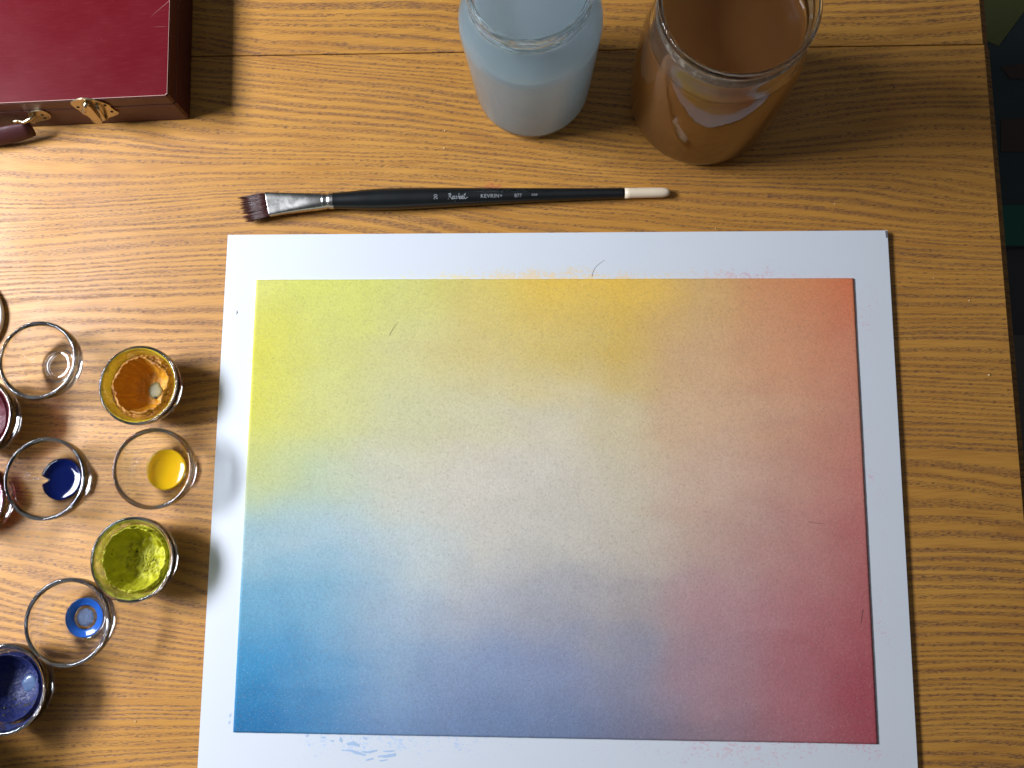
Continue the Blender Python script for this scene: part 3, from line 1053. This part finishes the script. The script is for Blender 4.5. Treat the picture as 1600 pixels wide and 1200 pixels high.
def paint_bed(parent, edge_r, edge_z, bottom_z, mats, seed, lumpy=0.05, ragged=0.12, p=3.6, drop=0.25):
    """dried paint clinging to the bowl: a hollow with a ragged crust at its edge (cm)"""
    def n_at(x, y, f, sd):
        return noise.noise(Vector((x * f, y * f, sd)))

    def edge_w(a):
        n = noise.noise(Vector((math.cos(a) * 1.6, math.sin(a) * 1.6, seed)))
        n2 = noise.noise(Vector((math.cos(a) * 6, math.sin(a) * 6, seed + 9)))
        n3 = noise.noise(Vector((math.cos(a) * 17, math.sin(a) * 17, seed + 5)))
        return 1 + ragged * (0.9 * n + 0.45 * n2 + 0.25 * n3)
    prof = []
    steps = 34
    for k in range(steps + 1):
        t = (1 - k / steps)
        prof.append((edge_r * t, bed_z(edge_r * t, edge_r, edge_z, bottom_z, p)))

    def jit(k, a, r, z):
        f = r / (edge_r * 0.01)
        rr = r * (1 + (edge_w(a) - 1) * f ** 3)
        x, y = rr * math.cos(a), rr * math.sin(a)
        zz = z + 0.01 * lumpy * (n_at(x, y, 260, seed) * 1.3 + n_at(x, y, 700, seed + 3) * 0.6) * min(1, f * 2)
        return rr, zz
    o = link("dried_paint", lathe(cm(prof), 160, jitter=jit), mats[0], parent)
    K = 12
    rl = []
    for k in range(K + 1):
        t = k / K
        rl.append((edge_r * (1 - t) + 1.86 * t, edge_z + 0.05 * math.sin(min(1, t * 2.5) * math.pi) - drop * t))

    def jit2(k, a, r, z):
        w = 1 - k / K
        rr = r * (1 + (edge_w(a) - 1) * w)
        x, y = rr * math.cos(a), rr * math.sin(a)
        zz = z + 0.01 * lumpy * ((n_at(x, y, 260, seed) * 1.3 + n_at(x, y, 700, seed + 3) * 0.6) * w + (2.0 * n_at(x, y, 520, seed + 20) + 2.2 * n_at(x, y, 1300, seed + 24)) * math.sin(math.pi * k / K))
        return rr, zz
    link("crust", lathe(cm(rl), 160, jitter=jit2), mats[1], parent)
    return o


def spot(parent, dx, dy, z, r, mat, seed=0, name="bare_spot", flat=0.25, sy=1.0):
    bm = lathe([(r, -0.0004), (r * 0.97, 0.0001), (r * 0.6, r * flat * 0.25), (0, r * flat * 0.3)], 32,
               jitter=lambda k, a, rr, zz: (rr * (1 + 0.18 * noise.noise(Vector((math.cos(a) * 1.5, math.sin(a) * 1.5, seed)))), zz))
    for v in bm.verts: v.co.y *= sy
    return link(name, bm, mat, parent, loc=(dx, dy, z))


# ochre pot
po, so = cup("paint_pot", 215, 601.5, 64.5, "glass pot caked with ochre paint, ragged crust round a deep hollow", "paint pot", film='ochre_film')
paint_bed(po, 1.50, 2.12, 0.56, [M['ochre_crust'], M['ochre_lip']], 2.0, 0.07, 0.18, 5.0, 0.38)
spot(po, 0.0015, -0.001, 0.0059, 0.0040, M['pale_spot'], 4, sy=1.3)
spot(po, 0.0095, -0.0015, 0.0092, 0.0004, M['pit'], 2)
spot(po, 0.0020, -0.0052, 0.0064, 0.0008, M['pit'], 7)
# lime pot
pl, sL = cup("paint_pot", 205, 874.5, 66, "glass pot thick with lime green paint and scratched marks in its hollow", "paint pot", film='lime_film')
paint_bed(pl, 1.72, 2.14, 0.60, [M['lime_crust'], M['lime_crust']], 11.0, 0.16, 0.07, 5.0)
for k in range(34):      # scratches left by a stiff brush in the soft paint
    a = random.uniform(0.6, 1.5)
    cx_, cy_ = random.gauss(0.0022, 0.0022), random.gauss(-0.002, 0.0028)
    L = random.uniform(0.001, 0.0026)
    rr = math.hypot(cx_, cy_)
    zz = 0.01 * bed_z(rr * 100, 1.72, 2.14, 0.60, 5.0) + 0.0004
    bm = tube([Vector((cx_ - L * math.cos(a), cy_ - L * math.sin(a), zz)), Vector((cx_, cy_, zz + 0.0002)),
               Vector((cx_ + L * math.cos(a + 0.3), cy_ + L * math.sin(a + 0.3), zz + 0.0001))], [0.00012, 0.00026, 0.0001], 6)
    link("paint_ridge", bm, M['lime_crust'], pl)
spot(pl, 0.0042, -0.0016, 0.0063, 0.0007, M['pit'], 1)
spot(pl, 0.0065, 0.0006, 0.0066, 0.0003, M['pit'], 2)
spot(pl, -0.0058, 0.0030, 0.0067, 0.0005, M['pit'], 3)
spot(pl, -0.0040, 0.0018, 0.0063, 0.0006, M['pit'], 5)
spot(pl, -0.0006, 0.0008, 0.0062, 0.0003, M['pit'], 8)
# navy pot
pn, sN = cup("paint_pot", 3, 1078, 68, "glass pot of cracked navy blue paint with a pale round spot, lowest on the left", "paint pot", film='navy_film')
paint_bed(pn, 1.74, 1.95, 0.56, [M['navy_crust'], M['navy_crust']], 21.0, 0.05, 0.04)
spot(pn, 0.0040, -0.0005, 0.0060, 0.0046, M['navy_spot'], 6)
for k in range(26):
    a = random.uniform(-2.2, 0.6); r_ = random.uniform(0.009, 0.0165)
    zz = 0.01 * bed_z(r_ * 100, 1.74, 1.95, 0.56, 3.6)
    spot(pn, r_ * math.cos(a), r_ * math.sin(a), zz + 0.0001, random.uniform(0.0003, 0.0008), M['pit'], k, "crack", 0.1, random.uniform(0.4, 1.2))
# crimson pot and pink cup cut off by the frame
pc, sC = cup("paint_pot", -46, 652, 67, "glass pot with dark crimson paint cut off by the left edge", "paint pot", film='crimson_film')
paint_bed(pc, 1.74, 1.95, 0.56, [M['crimson_crust'], M['crimson_crust']], 31.0, 0.05, 0.04)
pp_, sP = cup("glass_cup", -57, 783, 65, "glass cup with bright pink paint cut off by the left edge", "paint cup")
pool(pp_, sP, 1.55, 0.95, 'pink_pool')
# white cup
c = P(-63, 497, 0.004)
wl = link("jar_lid", lathe(cm([(0.0, 0.03), (2.45, 0.0), (2.53, 0.04), (2.56, 0.12), (2.56, 0.30), (2.53, 0.35), (2.46, 0.37), (1.2, 0.37), (0.0, 0.37)]), 96), M['white_glaze'], loc=(c.x, c.y, 0.0))
tag(wl, "flat white round lid whose edge just shows at the left edge of the picture", "lid")

# unseen vessel inferred from its shadow, look made up, added to cast that shade
c = P(-134, 1158, 0)
unseen_mug = empty("unseen_mug", (c.x, c.y, 0))
tag(unseen_mug, "dark unseen vessel inferred from its shadow, added to shade the lower left corner", "unseen_mug")
M['unseen_mug'] = plain("dark_mug_glaze", (0.05, 0.06, 0.09), 0.25, 0, 0.2, 60)
link("mug_body", lathe(cm([(0, 0.15), (2.6, 0.15), (2.7, 0.0), (3.0, 0.05), (3.3, 0.6), (3.4, 2.0), (3.4, 6.6), (3.42, 7.0), (3.36, 7.08), (3.2, 7.0), (3.15, 6.6), (3.15, 1.0), (2.8, 0.6), (0, 0.55)]), 64), M['unseen_mug'], unseen_mug)
link("handle", tube([Vector((-0.033 - 0.024 * math.sin(math.pi * k / 12), 0, 0.055 - 0.037 * k / 12)) for k in range(13)], 0.0042, 12), M['unseen_mug'], unseen_mug)

# ------------------------------------------------------------------ water jars
def jar(name, base_px, out, inn, label, water, level, rw_scale=0.995, glass='jar_glass'):
    c = P(*base_px, 0)
    e = empty(name, (c.x, c.y, 0))
    tag(e, label, "water jar", "glass jars of rinsing water")
    prof = smooth_profile(cm(out), 5)[:-1] + smooth_profile(cm([out[-1]] + inn), 5)
    link("glass", lathe(prof, 144), M[glass], e)
    ip = smooth_profile(cm(inn), 5)
    ip = [((r + 0.00012) if r > 1e-5 else 0.0, z - 0.0001) for r, z in ip]
    lv = level * 0.01
    below = [(r, z) for r, z in ip if z <= lv]
    r_top = below[0][0]
    w = [(0.0, lv), (r_top * 0.9, lv), (r_top * 0.985, lv + 0.0003), (r_top, lv + 0.0012)] + below
    if w[-1][0] > 0: w.append((0, w[-1][1]))
    link("water", lathe(w, 144), M[water], e)
    return e, c


blue_out = [(0.0, 0.25), (2.2, 0.22), (2.65, 0.0), (2.98, 0.02), (3.25, 0.22), (3.42, 0.7), (3.50, 1.6), (3.63, 4.0), (3.77, 6.6), (3.80, 7.3), (3.72, 7.9), (3.48, 8.35), (3.14, 8.72),
            (2.98, 8.95), (2.95, 9.2), (3.10, 9.35), (3.17, 9.55), (3.10, 9.73), (3.04, 9.85), (3.12, 10.0), (3.14, 10.25), (3.08, 10.42), (2.99, 10.45)]
blue_in = [(2.90, 10.39), (2.87, 10.15), (2.84, 9.55), (2.80, 9.1), (2.86, 8.85), (3.20, 8.35), (3.48, 7.7), (3.57, 7.0), (3.42, 4.0), (3.28, 1.5), (3.15, 0.8), (2.8, 0.5), (2.2, 0.45), (0.0, 0.5)]
jar("blue_water_jar", (832, 139), blue_out, blue_in, "tall glass jar of milky blue water, the left of the two jars", 'blue_water', 8.95)
bj = 1.0
br_out = [(0.0, 0.3), (2.6, 0.25), (3.15, 0.0), (3.55, 0.02), (3.95, 0.3), (4.22, 1.0), (4.33, 2.2), (4.38, 4.0), (4.36, 5.8), (4.25, 7.2), (4.05, 8.2), (3.86, 8.8), (3.76, 9.15),
          (3.74, 9.35), (3.86, 9.5), (3.92, 9.7), (3.86, 9.88), (3.82, 10.0), (3.92, 10.15), (3.94, 10.3), (3.88, 10.45), (3.78, 10.48)]
br_in = [(3.69, 10.42), (3.65, 10.2), (3.61, 9.7), (3.57, 9.3), (3.62, 8.9), (3.82, 8.3), (4.02, 7.3), (4.13, 5.8), (4.13, 4.0), (4.08, 2.2), (3.95, 1.2), (3.6, 0.6), (2.7, 0.5), (0.0, 0.6)]
jar("brown_water_jar", (1092, 163), br_out, br_in, "wide glass jar of murky orange brown water with a stained rim", 'brown_water', 7.9)
wb = [o for o in bpy.data.objects if o.name.startswith("brown_water_jar")][0]
link("rim_stain", lathe(smooth_profile(cm([(r + 0.012, z) for r, z in [(3.76, 9.15), (3.74, 9.35), (3.86, 9.5), (3.92, 9.7), (3.86, 9.88), (3.82, 10.0)]]), 4), 120), M['grime'], wb)

# ------------------------------------------------------------------ maroon paint box
HBX = 0.031
# corners on the table: front right (297,187) below, lid corner (258,147) above
fr = P(297.5, 187, 0)
fl_ = P(0, 201, 0)
xdir = (fr - fl_).normalized()
ydir = Vector((-xdir.y, xdir.x, 0))
bang = math.atan2(xdir.y, xdir.x)
pbox = empty("paint_box", fr, bang)
tag(pbox, "flat maroon lacquered box with brass latches standing in the upper left corner", "paint box")
W, D = 0.262, 0.19
ZL = 0.0205


def rbox(name, x0, x1, y0, y1, z0, z1, mat, cut=0.0009, bev=0.0005, parent=pbox):
    c = 0.0014 if cut else 0
    pts = [(x0 + c, y0), (x1 - c, y0), (x1, y0 + c), (x1, y1 - c), (x1 - c, y1), (x0 + c, y1), (x0, y1 - c), (x0, y0 + c)]
    bm = prism(bmesh.new(), pts, z0, z1)
    bevel(bm, bev, 2, [e for e in bm.edges if abs(e.verts[0].co.z - e.verts[1].co.z) < 1e-6])
    return link(name, bm, mat, parent, smooth=False)


rbox("base", -W, 0, 0, D, 0.0006, ZL - 0.0003, M['maroon_side'])
rbox("lid", -W, 0, 0, D, ZL + 0.0002, HBX - 0.0012, M['maroon_side'])
rbox("lid_panel", -W + 0.0002, -0.0002, 0.0002, D - 0.0002, HBX - 0.0013, HBX, M['maroon'], bev=0.0003)
# pale worn edge along the front and the cut corner of the lid
bm = bmesh.new()
box(bm, (-W / 2, 0.0003, HBX - 0.00012), (W - 0.004, 0.00022, 0.0003))
box(bm, (-0.0009, 0.0009, HBX - 0.00012), (0.0021, 0.00035, 0.0003), Matrix.Rotation(R(45), 3, 'Z'))
box(bm, (-0.0003, D / 2, HBX - 0.00012), (0.00015, D - 0.004, 0.0003))
link("worn_edge", bm, M['edge_wear'], pbox, smooth=False)


def face_plate(parent, name, outline, t, mat, y=-0.0001, bev=0.00025):
    """plate on the front of the box; outline in (x, z)"""
    bm = bmesh.new()
    A = [bm.verts.new((x, y, z)) for x, z in outline]
    B = [bm.verts.new((x, y - t, z)) for x, z in outline]
    n = len(outline)
    bm.faces.new(A); bm.faces.new(B[::-1])
    for i in range(n): bm.faces.new((A[i], A[(i + 1) % n], B[(i + 1) % n], B[i]))
    bevel(bm, bev, 2, [e for e in bm.edges if all(abs(v.co.y - (y - t)) < 1e-7 for v in e.verts)])
    return link(name, bm, mat, parent, smooth=False)


def face_xz(px, py):
    """front-face coordinates (x, z) of the box at a photograph pixel"""
    d = Q @ Vector(((px - CX) / F_PX, -(py - CY) / F_PX, -1.0))
    o_ = Vector((0, 0, H))
    n = Vector((ydir.x, ydir.y, 0))
    t = (fr - o_).dot(n) / d.dot(n)
    w = o_ + d * t
    return (w - fr).dot(xdir), w.z


def blob_outline(pts, n=5):
    out = []
    N = len(pts)
    for k in range(N):
        p0, p1, p2, p3 = (Vector(pts[(k + q) % N]) for q in (-1, 0, 1, 2))
        for q in range(n):
            t = q / n
            out.append(tuple(0.5 * (2 * p1 + (p2 - p0) * t + (2 * p0 - 5 * p1 + 4 * p2 - p3) * t * t + (3 * p1 - p0 - 3 * p2 + p3) * t ** 3)))
    return out


latch_px = [(110, 159), (118, 154.5), (128, 152.5), (143, 153.5), (158, 157), (170, 162), (176, 168), (186, 174.5), (178, 179), (170, 182), (163, 186.5), (152, 186.5),
            (145, 182), (138, 179), (131, 177), (125, 171), (117, 166)]
pts = [face_xz(x, y) for x, y in latch_px]
latch = face_plate(pbox, "latch", blob_outline(pts), 0.0009, M['brass'])
latch.name = "latch"


def child_face(parent, name, px, t, mat, y):
    return face_plate(parent, name, blob_outline([face_xz(a, b) for a, b in px]), t, mat, y)


child_face(latch, "hook_plate", [(133, 158), (138, 156), (143, 160), (148, 166), (153, 172), (158, 178), (160, 183), (154, 185), (146, 181), (140, 174), (131, 168), (129, 162)], 0.0011, M['brass'], -0.0028)
a, b = face_xz(134, 156.5), face_xz(166, 178)
link("hinge_roll", tube([Vector((face_xz(136, 155)[0], -0.0026, face_xz(136, 155)[1])), Vector((face_xz(131, 166)[0], -0.0034, face_xz(131, 166)[1]))], 0.0013, 14), M['brass'], latch)
link("hook", tube([Vector((face_xz(x, y)[0], -dy, face_xz(x, y)[1])) for x, y, dy in ((150, 160, 0.0014), (156, 165, 0.0034), (161, 171, 0.0040), (164, 178, 0.0034), (166, 182, 0.0012))], 0.0009, 12), M['brass'], latch)
for x, y in ((122, 165), (134, 176), (175, 172), (164, 162)):
    X, Z = face_xz(x, y)
    bm = lathe([(0.0009, 0.0), (0.0008, 0.0003), (0.0, 0.00045)], 16)
    bmesh.ops.rotate(bm, verts=bm.verts[:], cent=(0, 0, 0), matrix=Matrix.Rotation(R(90), 3, 'X'))
    link("screw", bm, M['dark_gap'], latch, loc=(X, -0.0010, Z))
# handle and its right mount
mount_px = [(44, 176), (52, 172), (64, 171), (72, 173), (79, 178), (79, 183), (70, 186), (60, 188), (52, 191), (46, 187)]
mount = child_face(pbox, "handle_mount", mount_px, 0.0009, M['brass'], -0.0001)
for px, py, d_ in ((66, 177, 0.0011), (70, 182, 0.0011)):
    X, Z = face_xz(px, py)
    bm = lathe([(0.0009, 0.0), (0.0008, 0.0003), (0.0, 0.00045)], 16)
    bmesh.ops.rotate(bm, verts=bm.verts[:], cent=(0, 0, 0), matrix=Matrix.Rotation(R(90), 3, 'X'))
    link("screw", bm, M['dark_gap'], mount, loc=(X, -0.0010, Z))
X0, Z0 = face_xz(52, 181)
link("ring", tube([Vector((X0 + 0.004, -0.0015, Z0 + 0.004)), Vector((X0 + 0.001, -0.0045, Z0 + 0.0045)), Vector((X0 - 0.0035, -0.0055, Z0 + 0.003)), Vector((X0 - 0.0070, -0.0045, Z0 + 0.0035)),
                   Vector((X0 - 0.0095, -0.0055, Z0 + 0.004))], 0.0010, 12), M['brass'], mount)
xm = X0 - 0.062
mount2 = mount.copy(); COL.objects.link(mount2); mount2.parent = pbox
mount2.scale.x = -1; mount2.location.x = 2 * xm
for ch in mount.children:
    c2 = ch.copy(); COL.objects.link(c2); c2.parent = mount2
# strap
bm = bmesh.new()
sec = []
Nn = 30
for k in range(Nn + 1):
    t = k / Nn
    x = X0 - 0.0035 - t * 2 * (X0 - xm - 0.0035)
    bow = math.sin(math.pi * t)
    wdt = 0.0048 + 0.0012 * min(1, min(t, 1 - t) * 12)
    yy = -0.0062 - 0.0040 * min(1, bow * 1.6) ** 0.8
    zc = 0.0098 - 0.0010 * bow
    th = 0.0018 + 0.0012 * bow
    ring = []
    for i in range(14):
        a = 2 * math.pi * i / 14
        ty, tz = th * math.cos(a), wdt * math.sin(a)
        ang = R(28)
        ring.append(bm.verts.new((x, yy + ty * math.cos(ang) + tz * math.sin(ang), zc - ty * math.sin(ang) + tz * math.cos(ang))))
    sec.append(ring)
for A, B in zip(sec, sec[1:]):
    for i in range(14):
        bm.faces.new((A[i], A[(i + 1) % 14], B[(i + 1) % 14], B[i]))
bm.faces.new(sec[0][::-1]); bm.faces.new(sec[-1])
link("handle", bm, M['leather'], pbox)

# ------------------------------------------------------------------ paint brush
RB = 0.0062
zb = RB
b_tail, b_tip = P(522, 314.5, zb), P(1046, 300.5, 0.0034)
bd = (b_tip - b_tail); bd.z = 0
brL = bd.length
brush = empty("paintbrush", (b_tail.x, b_tail.y, 0), math.atan2(bd.y, bd.x))
tag(brush, "flat paintbrush with black handle, ivory tip and dark red bristles", "paintbrush")
inv = Matrix.Rotation(-brush.rotation_euler.z, 4, 'Z') @ Matrix.Translation(-brush.location)


def bx(px, py, z=zb):
    p = inv @ P(px, py, z)
    return p


# handle stations: pixel x, half-width in px
st = [(522, 13.2), (530, 13.4), (550, 14.6), (575, 16.4), (600, 17.2), (640, 17.0), (700, 15.4), (760, 13.6), (820, 11.8), (880, 10.2), (940, 9.0), (976, 8.6)]
pxc = F_PX / (H - zb)


def cz(r):
    return r + 0.0001


prof, path = [], []
X = lambda px: (px - 522) / (1046 - 522) * brL


def cy_at(x):
    # slight offset of the handle's axis in the photograph
    return 0.0004 * math.sin(math.pi * x / brL)


path = []
rad = []
for px, hw in st:
    r = hw / pxc
    path.append(Vector((X(px), cy_at(X(px)), 0))); rad.append(r)


def zline(x):
    """the brush rests on its belly and on the ivory tip"""
    i = max(k for k in range(len(path)) if path[k].x <= x + 1e-9) if x >= 0 else 0
    return None


# axis height falls from the belly to the tip
def zaxis(x):
    a, b = 0.0071, 0.0033
    return a + (b - a) * max(0, min(1, x / brL))


fine_path, fine_r = [], []
sp_ = smooth_profile([(p.x + 1.0, r) for p, r in zip(path, rad)], 6)
for x1, r in sp_:
    x = x1 - 1.0
    fine_path.append(Vector((x, cy_at(x), zaxis(x)))); fine_r.append(r)
hd = link("handle", tube(fine_path, fine_r, 40), M['black_lacquer'], brush)
tipst = [(976.2, 8.5), (985, 8.45), (1000, 8.4), (1020, 8.3), (1034, 8.1), (1040, 7.4), (1044, 6.0), (1046.5, 3.8), (1047.2, 0.6)]
link("ivory_tip", tube([Vector((X(px), cy_at(X(px)), zaxis(X(px)))) for px, _ in tipst], [h / pxc for _, h in tipst], 32), M['ivory'], brush)
# ferrule: round at the handle, flat and wide at the hair
fst = [(523.0, 13.6, 13.6), (519, 13.5, 13.5), (516, 13.5, 13.5), (514.5, 12.4, 12.4), (511, 12.3, 12.3), (509.5, 13.5, 13.5), (506.5, 13.6, 13.4), (505.5, 12.9, 12.6), (504, 13.8, 13.0), (480, 14.9, 11.0), (450, 17.0, 8.4), (430, 18.8, 6.9), (418.6, 20.25, 6.42), (418, 20.3, 6.38), (417.5, 19.6, 5.8)]
bm = bmesh.new()
rings = []
seg = 48
for px, hw, hh in fst:
    ring = []
    yoff = (X(px) * 0.0) - 0.0004 * 0 + max(0, (522 - px)) * (-0.0000095)
    for i in range(seg):
        a = 2 * math.pi * i / seg
        pw = 2.0 if px > 503 else 2.0 + (503 - px) / 85 * 3.0
        ca, sa = math.cos(a), math.sin(a)
        y = abs(ca) ** (2 / pw) * math.copysign(1, ca) * hw / pxc
        z = abs(sa) ** (2 / pw) * math.copysign(1, sa) * hh / pxc
        skew = -0.0032 * (y / (20 / pxc)) * max(0, (440 - px)) / 22 * 0.0
        slant = -y * 0.20 * max(0.0, min(1.0, (460 - px) / 42))
        ring.append(bm.verts.new((X(px) + slant, y + yoff, zaxis(0) + z)))
    rings.append(ring)
for A, B in zip(rings, rings[1:]):
    for i in range(seg): bm.faces.new((A[i], A[(i + 1) % seg], B[(i + 1) % seg], B[i]))
bm.faces.new(rings[-1])
link("ferrule", bm, M['white_paint_metal'], brush)
# bristles: thin tapering hairs drawn into spiky clumps
bm = bmesh.new()
rb = random.Random(5)
tips = []
for k in range(14):
    f = -1 + 2 * (k + 0.5) / 14 + rb.uniform(-0.05, 0.05)
    tips.append((f, rb.uniform(-0.12, 0.12)))
x_root = X(419)
half = 19.0 / pxc
for k in range(2200):
    f = rb.uniform(-1, 1)
    zf = rb.uniform(-1, 1) * math.sqrt(max(0.05, 1 - 0.6 * f * f))
    ci = min(range(14), key=lambda q: abs(tips[q][0] - f))
    tf = f * 0.30 + tips[ci][0] * 0.70
    if rb.random() < 0.05: tf = f * 1.1 + rb.uniform(-0.12, 0.12)
    yoff = -0.0000095 * 104
    p0 = Vector((x_root + 0.001 - f * half * 0.20, f * half * 0.97 + yoff, zaxis(0) + zf * 0.0019))
    clen = 1.0 + 0.06 * tips[ci][1] * 5
    spread = abs(f - tips[ci][0]) * 12
    L = (0.0200 - 0.0022 * max(0, -f) + 0.0006 * math.sin(f * 17)) * clen * (1 - 0.16 * min(1, spread)) * rb.uniform(0.80, 1.0)
    p3 = Vector((p0.x - L, tf * half * 1.10 + yoff - 0.0010 - 0.0006 * (1 - f), zaxis(0) + zf * 0.0010 - 0.0030))
    p1 = p0.lerp(p3, 0.35) + Vector((0, (f * half * 1.13 + yoff - p0.y) * 0.5, 0.0008))
    p2 = p0.lerp(p3, 0.66) + Vector((0, (f - tf) * half * 0.42, 0.0009))
    w = rb.uniform(0.00006, 0.00013)
    tube([p0, p1, p2, p3], [w, w, w * 0.8, w * 0.25], 4, bm)
o = link("bristles", bm, M['bristle'], brush, recalc=False)
o['kind'] = 'stuff'


# lettering printed on the handle
def lettering(txt, px, size, shear=0.0, rot=0.0, name="lettering", dy=0.0, space=1.0, strokes=None):
    if strokes is None:
        cu = bpy.data.curves.new("t", 'FONT')
        cu.body = txt; cu.size = size; cu.shear = shear; cu.align_x = 'CENTER'; cu.align_y = 'CENTER'
        cu.space_character = space
        to = bpy.data.objects.new("t", cu)
        COL.objects.link(to)
        bpy.context.view_layer.update()
        me = bpy.data.meshes.new_from_object(to.evaluated_get(bpy.context.evaluated_depsgraph_get()))
        bpy.data.objects.remove(to)
        bm = bmesh.new(); bm.from_mesh(me)
    else:
        bm = bmesh.new()
        for sline in strokes:
            v = [Vector((a, b, 0)) * size for a, b in sline]
            for a, b in zip(v, v[1:]):
                d = (b - a).normalized(); s = Vector((-d.y, d.x, 0)) * size * 0.045
                q = [bm.verts.new(p) for p in (a - s, b - s, b + s, a + s)]
                bm.faces.new(q)
    bmesh.ops.subdivide_edges(bm, edges=bm.edges[:], cuts=1)
    c, s = math.cos(rot), math.sin(rot)
    x0 = X(px)
    for v in bm.verts:
        x, y = v.co.x * c - v.co.y * s, v.co.x * s + v.co.y * c
        xx = x0 + x
        yy = y + dy
        k = max(q for q in range(len(fine_path)) if fine_path[q].x <= xx)
        r0, r1 = fine_r[k], fine_r[min(k + 1, len(fine_r) - 1)]
        t = (xx - fine_path[k].x) / max(1e-6, fine_path[min(k + 1, len(fine_path) - 1)].x - fine_path[k].x)
        r = r0 + (r1 - r0) * t + 0.00003
        v.co = Vector((xx, cy_at(xx) + yy, zaxis(xx) + math.sqrt(max(0, r * r - yy * yy))))
    return link(name, bm, M['print'], hd, smooth=False, recalc=False)


dyl = -0.0016
lettering("20", 684, 0.0030, rot=R(90), dy=dyl)
R_script = [[(-1.45, -.35), (-1.30, .30), (-1.25, .42)], [(-1.42, .40), (-1.20, .48), (-1.02, .38), (-1.12, .12), (-1.30, .06), (-1.05, -.10), (-.90, -.35), (-.72, -.28)],
            [(-.55, .05), (-.72, .08), (-.82, -.15), (-.74, -.33), (-.58, -.20), (-.50, .05), (-.54, -.30), (-.42, -.28)],
            [(-.30, .08), (-.48, -.62)], [(-.32, .0), (-.20, .08), (-.12, -.10), (-.26, -.32), (-.36, -.26)],
            [(-.02, -.32), (.16, .46), (.24, .40), (.06, -.10)], [(.06, -.12), (.20, .06), (.24, -.10), (.20, -.32), (.32, -.28)],
            [(.55, .05), (.38, .06), (.30, -.18), (.40, -.33), (.54, -.18), (.58, .04), (.54, -.30), (.66, -.28)],
            [(.68, -.14), (.86, -.02), (.82, .10), (.70, .02), (.68, -.22), (.80, -.34), (.94, -.24)],
            [(.94, -.22), (1.12, .30), (1.16, .46), (1.06, .36), (1.00, -.20), (1.08, -.34), (1.34, -.20), (1.50, -.10)],
            [(.72, .24), (.76, .24)], [(.86, .26), (.90, .26)]]
lettering(None, 718, 0.0039, dy=dyl, strokes=R_script)
lettering("KEVRIN+", 770, 0.0030, dy=dyl, space=1.12)
lettering("877", 811, 0.0028, dy=dyl, space=1.05)
lettering("***", 836.5, 0.0030, dy=dyl - 0.0002)
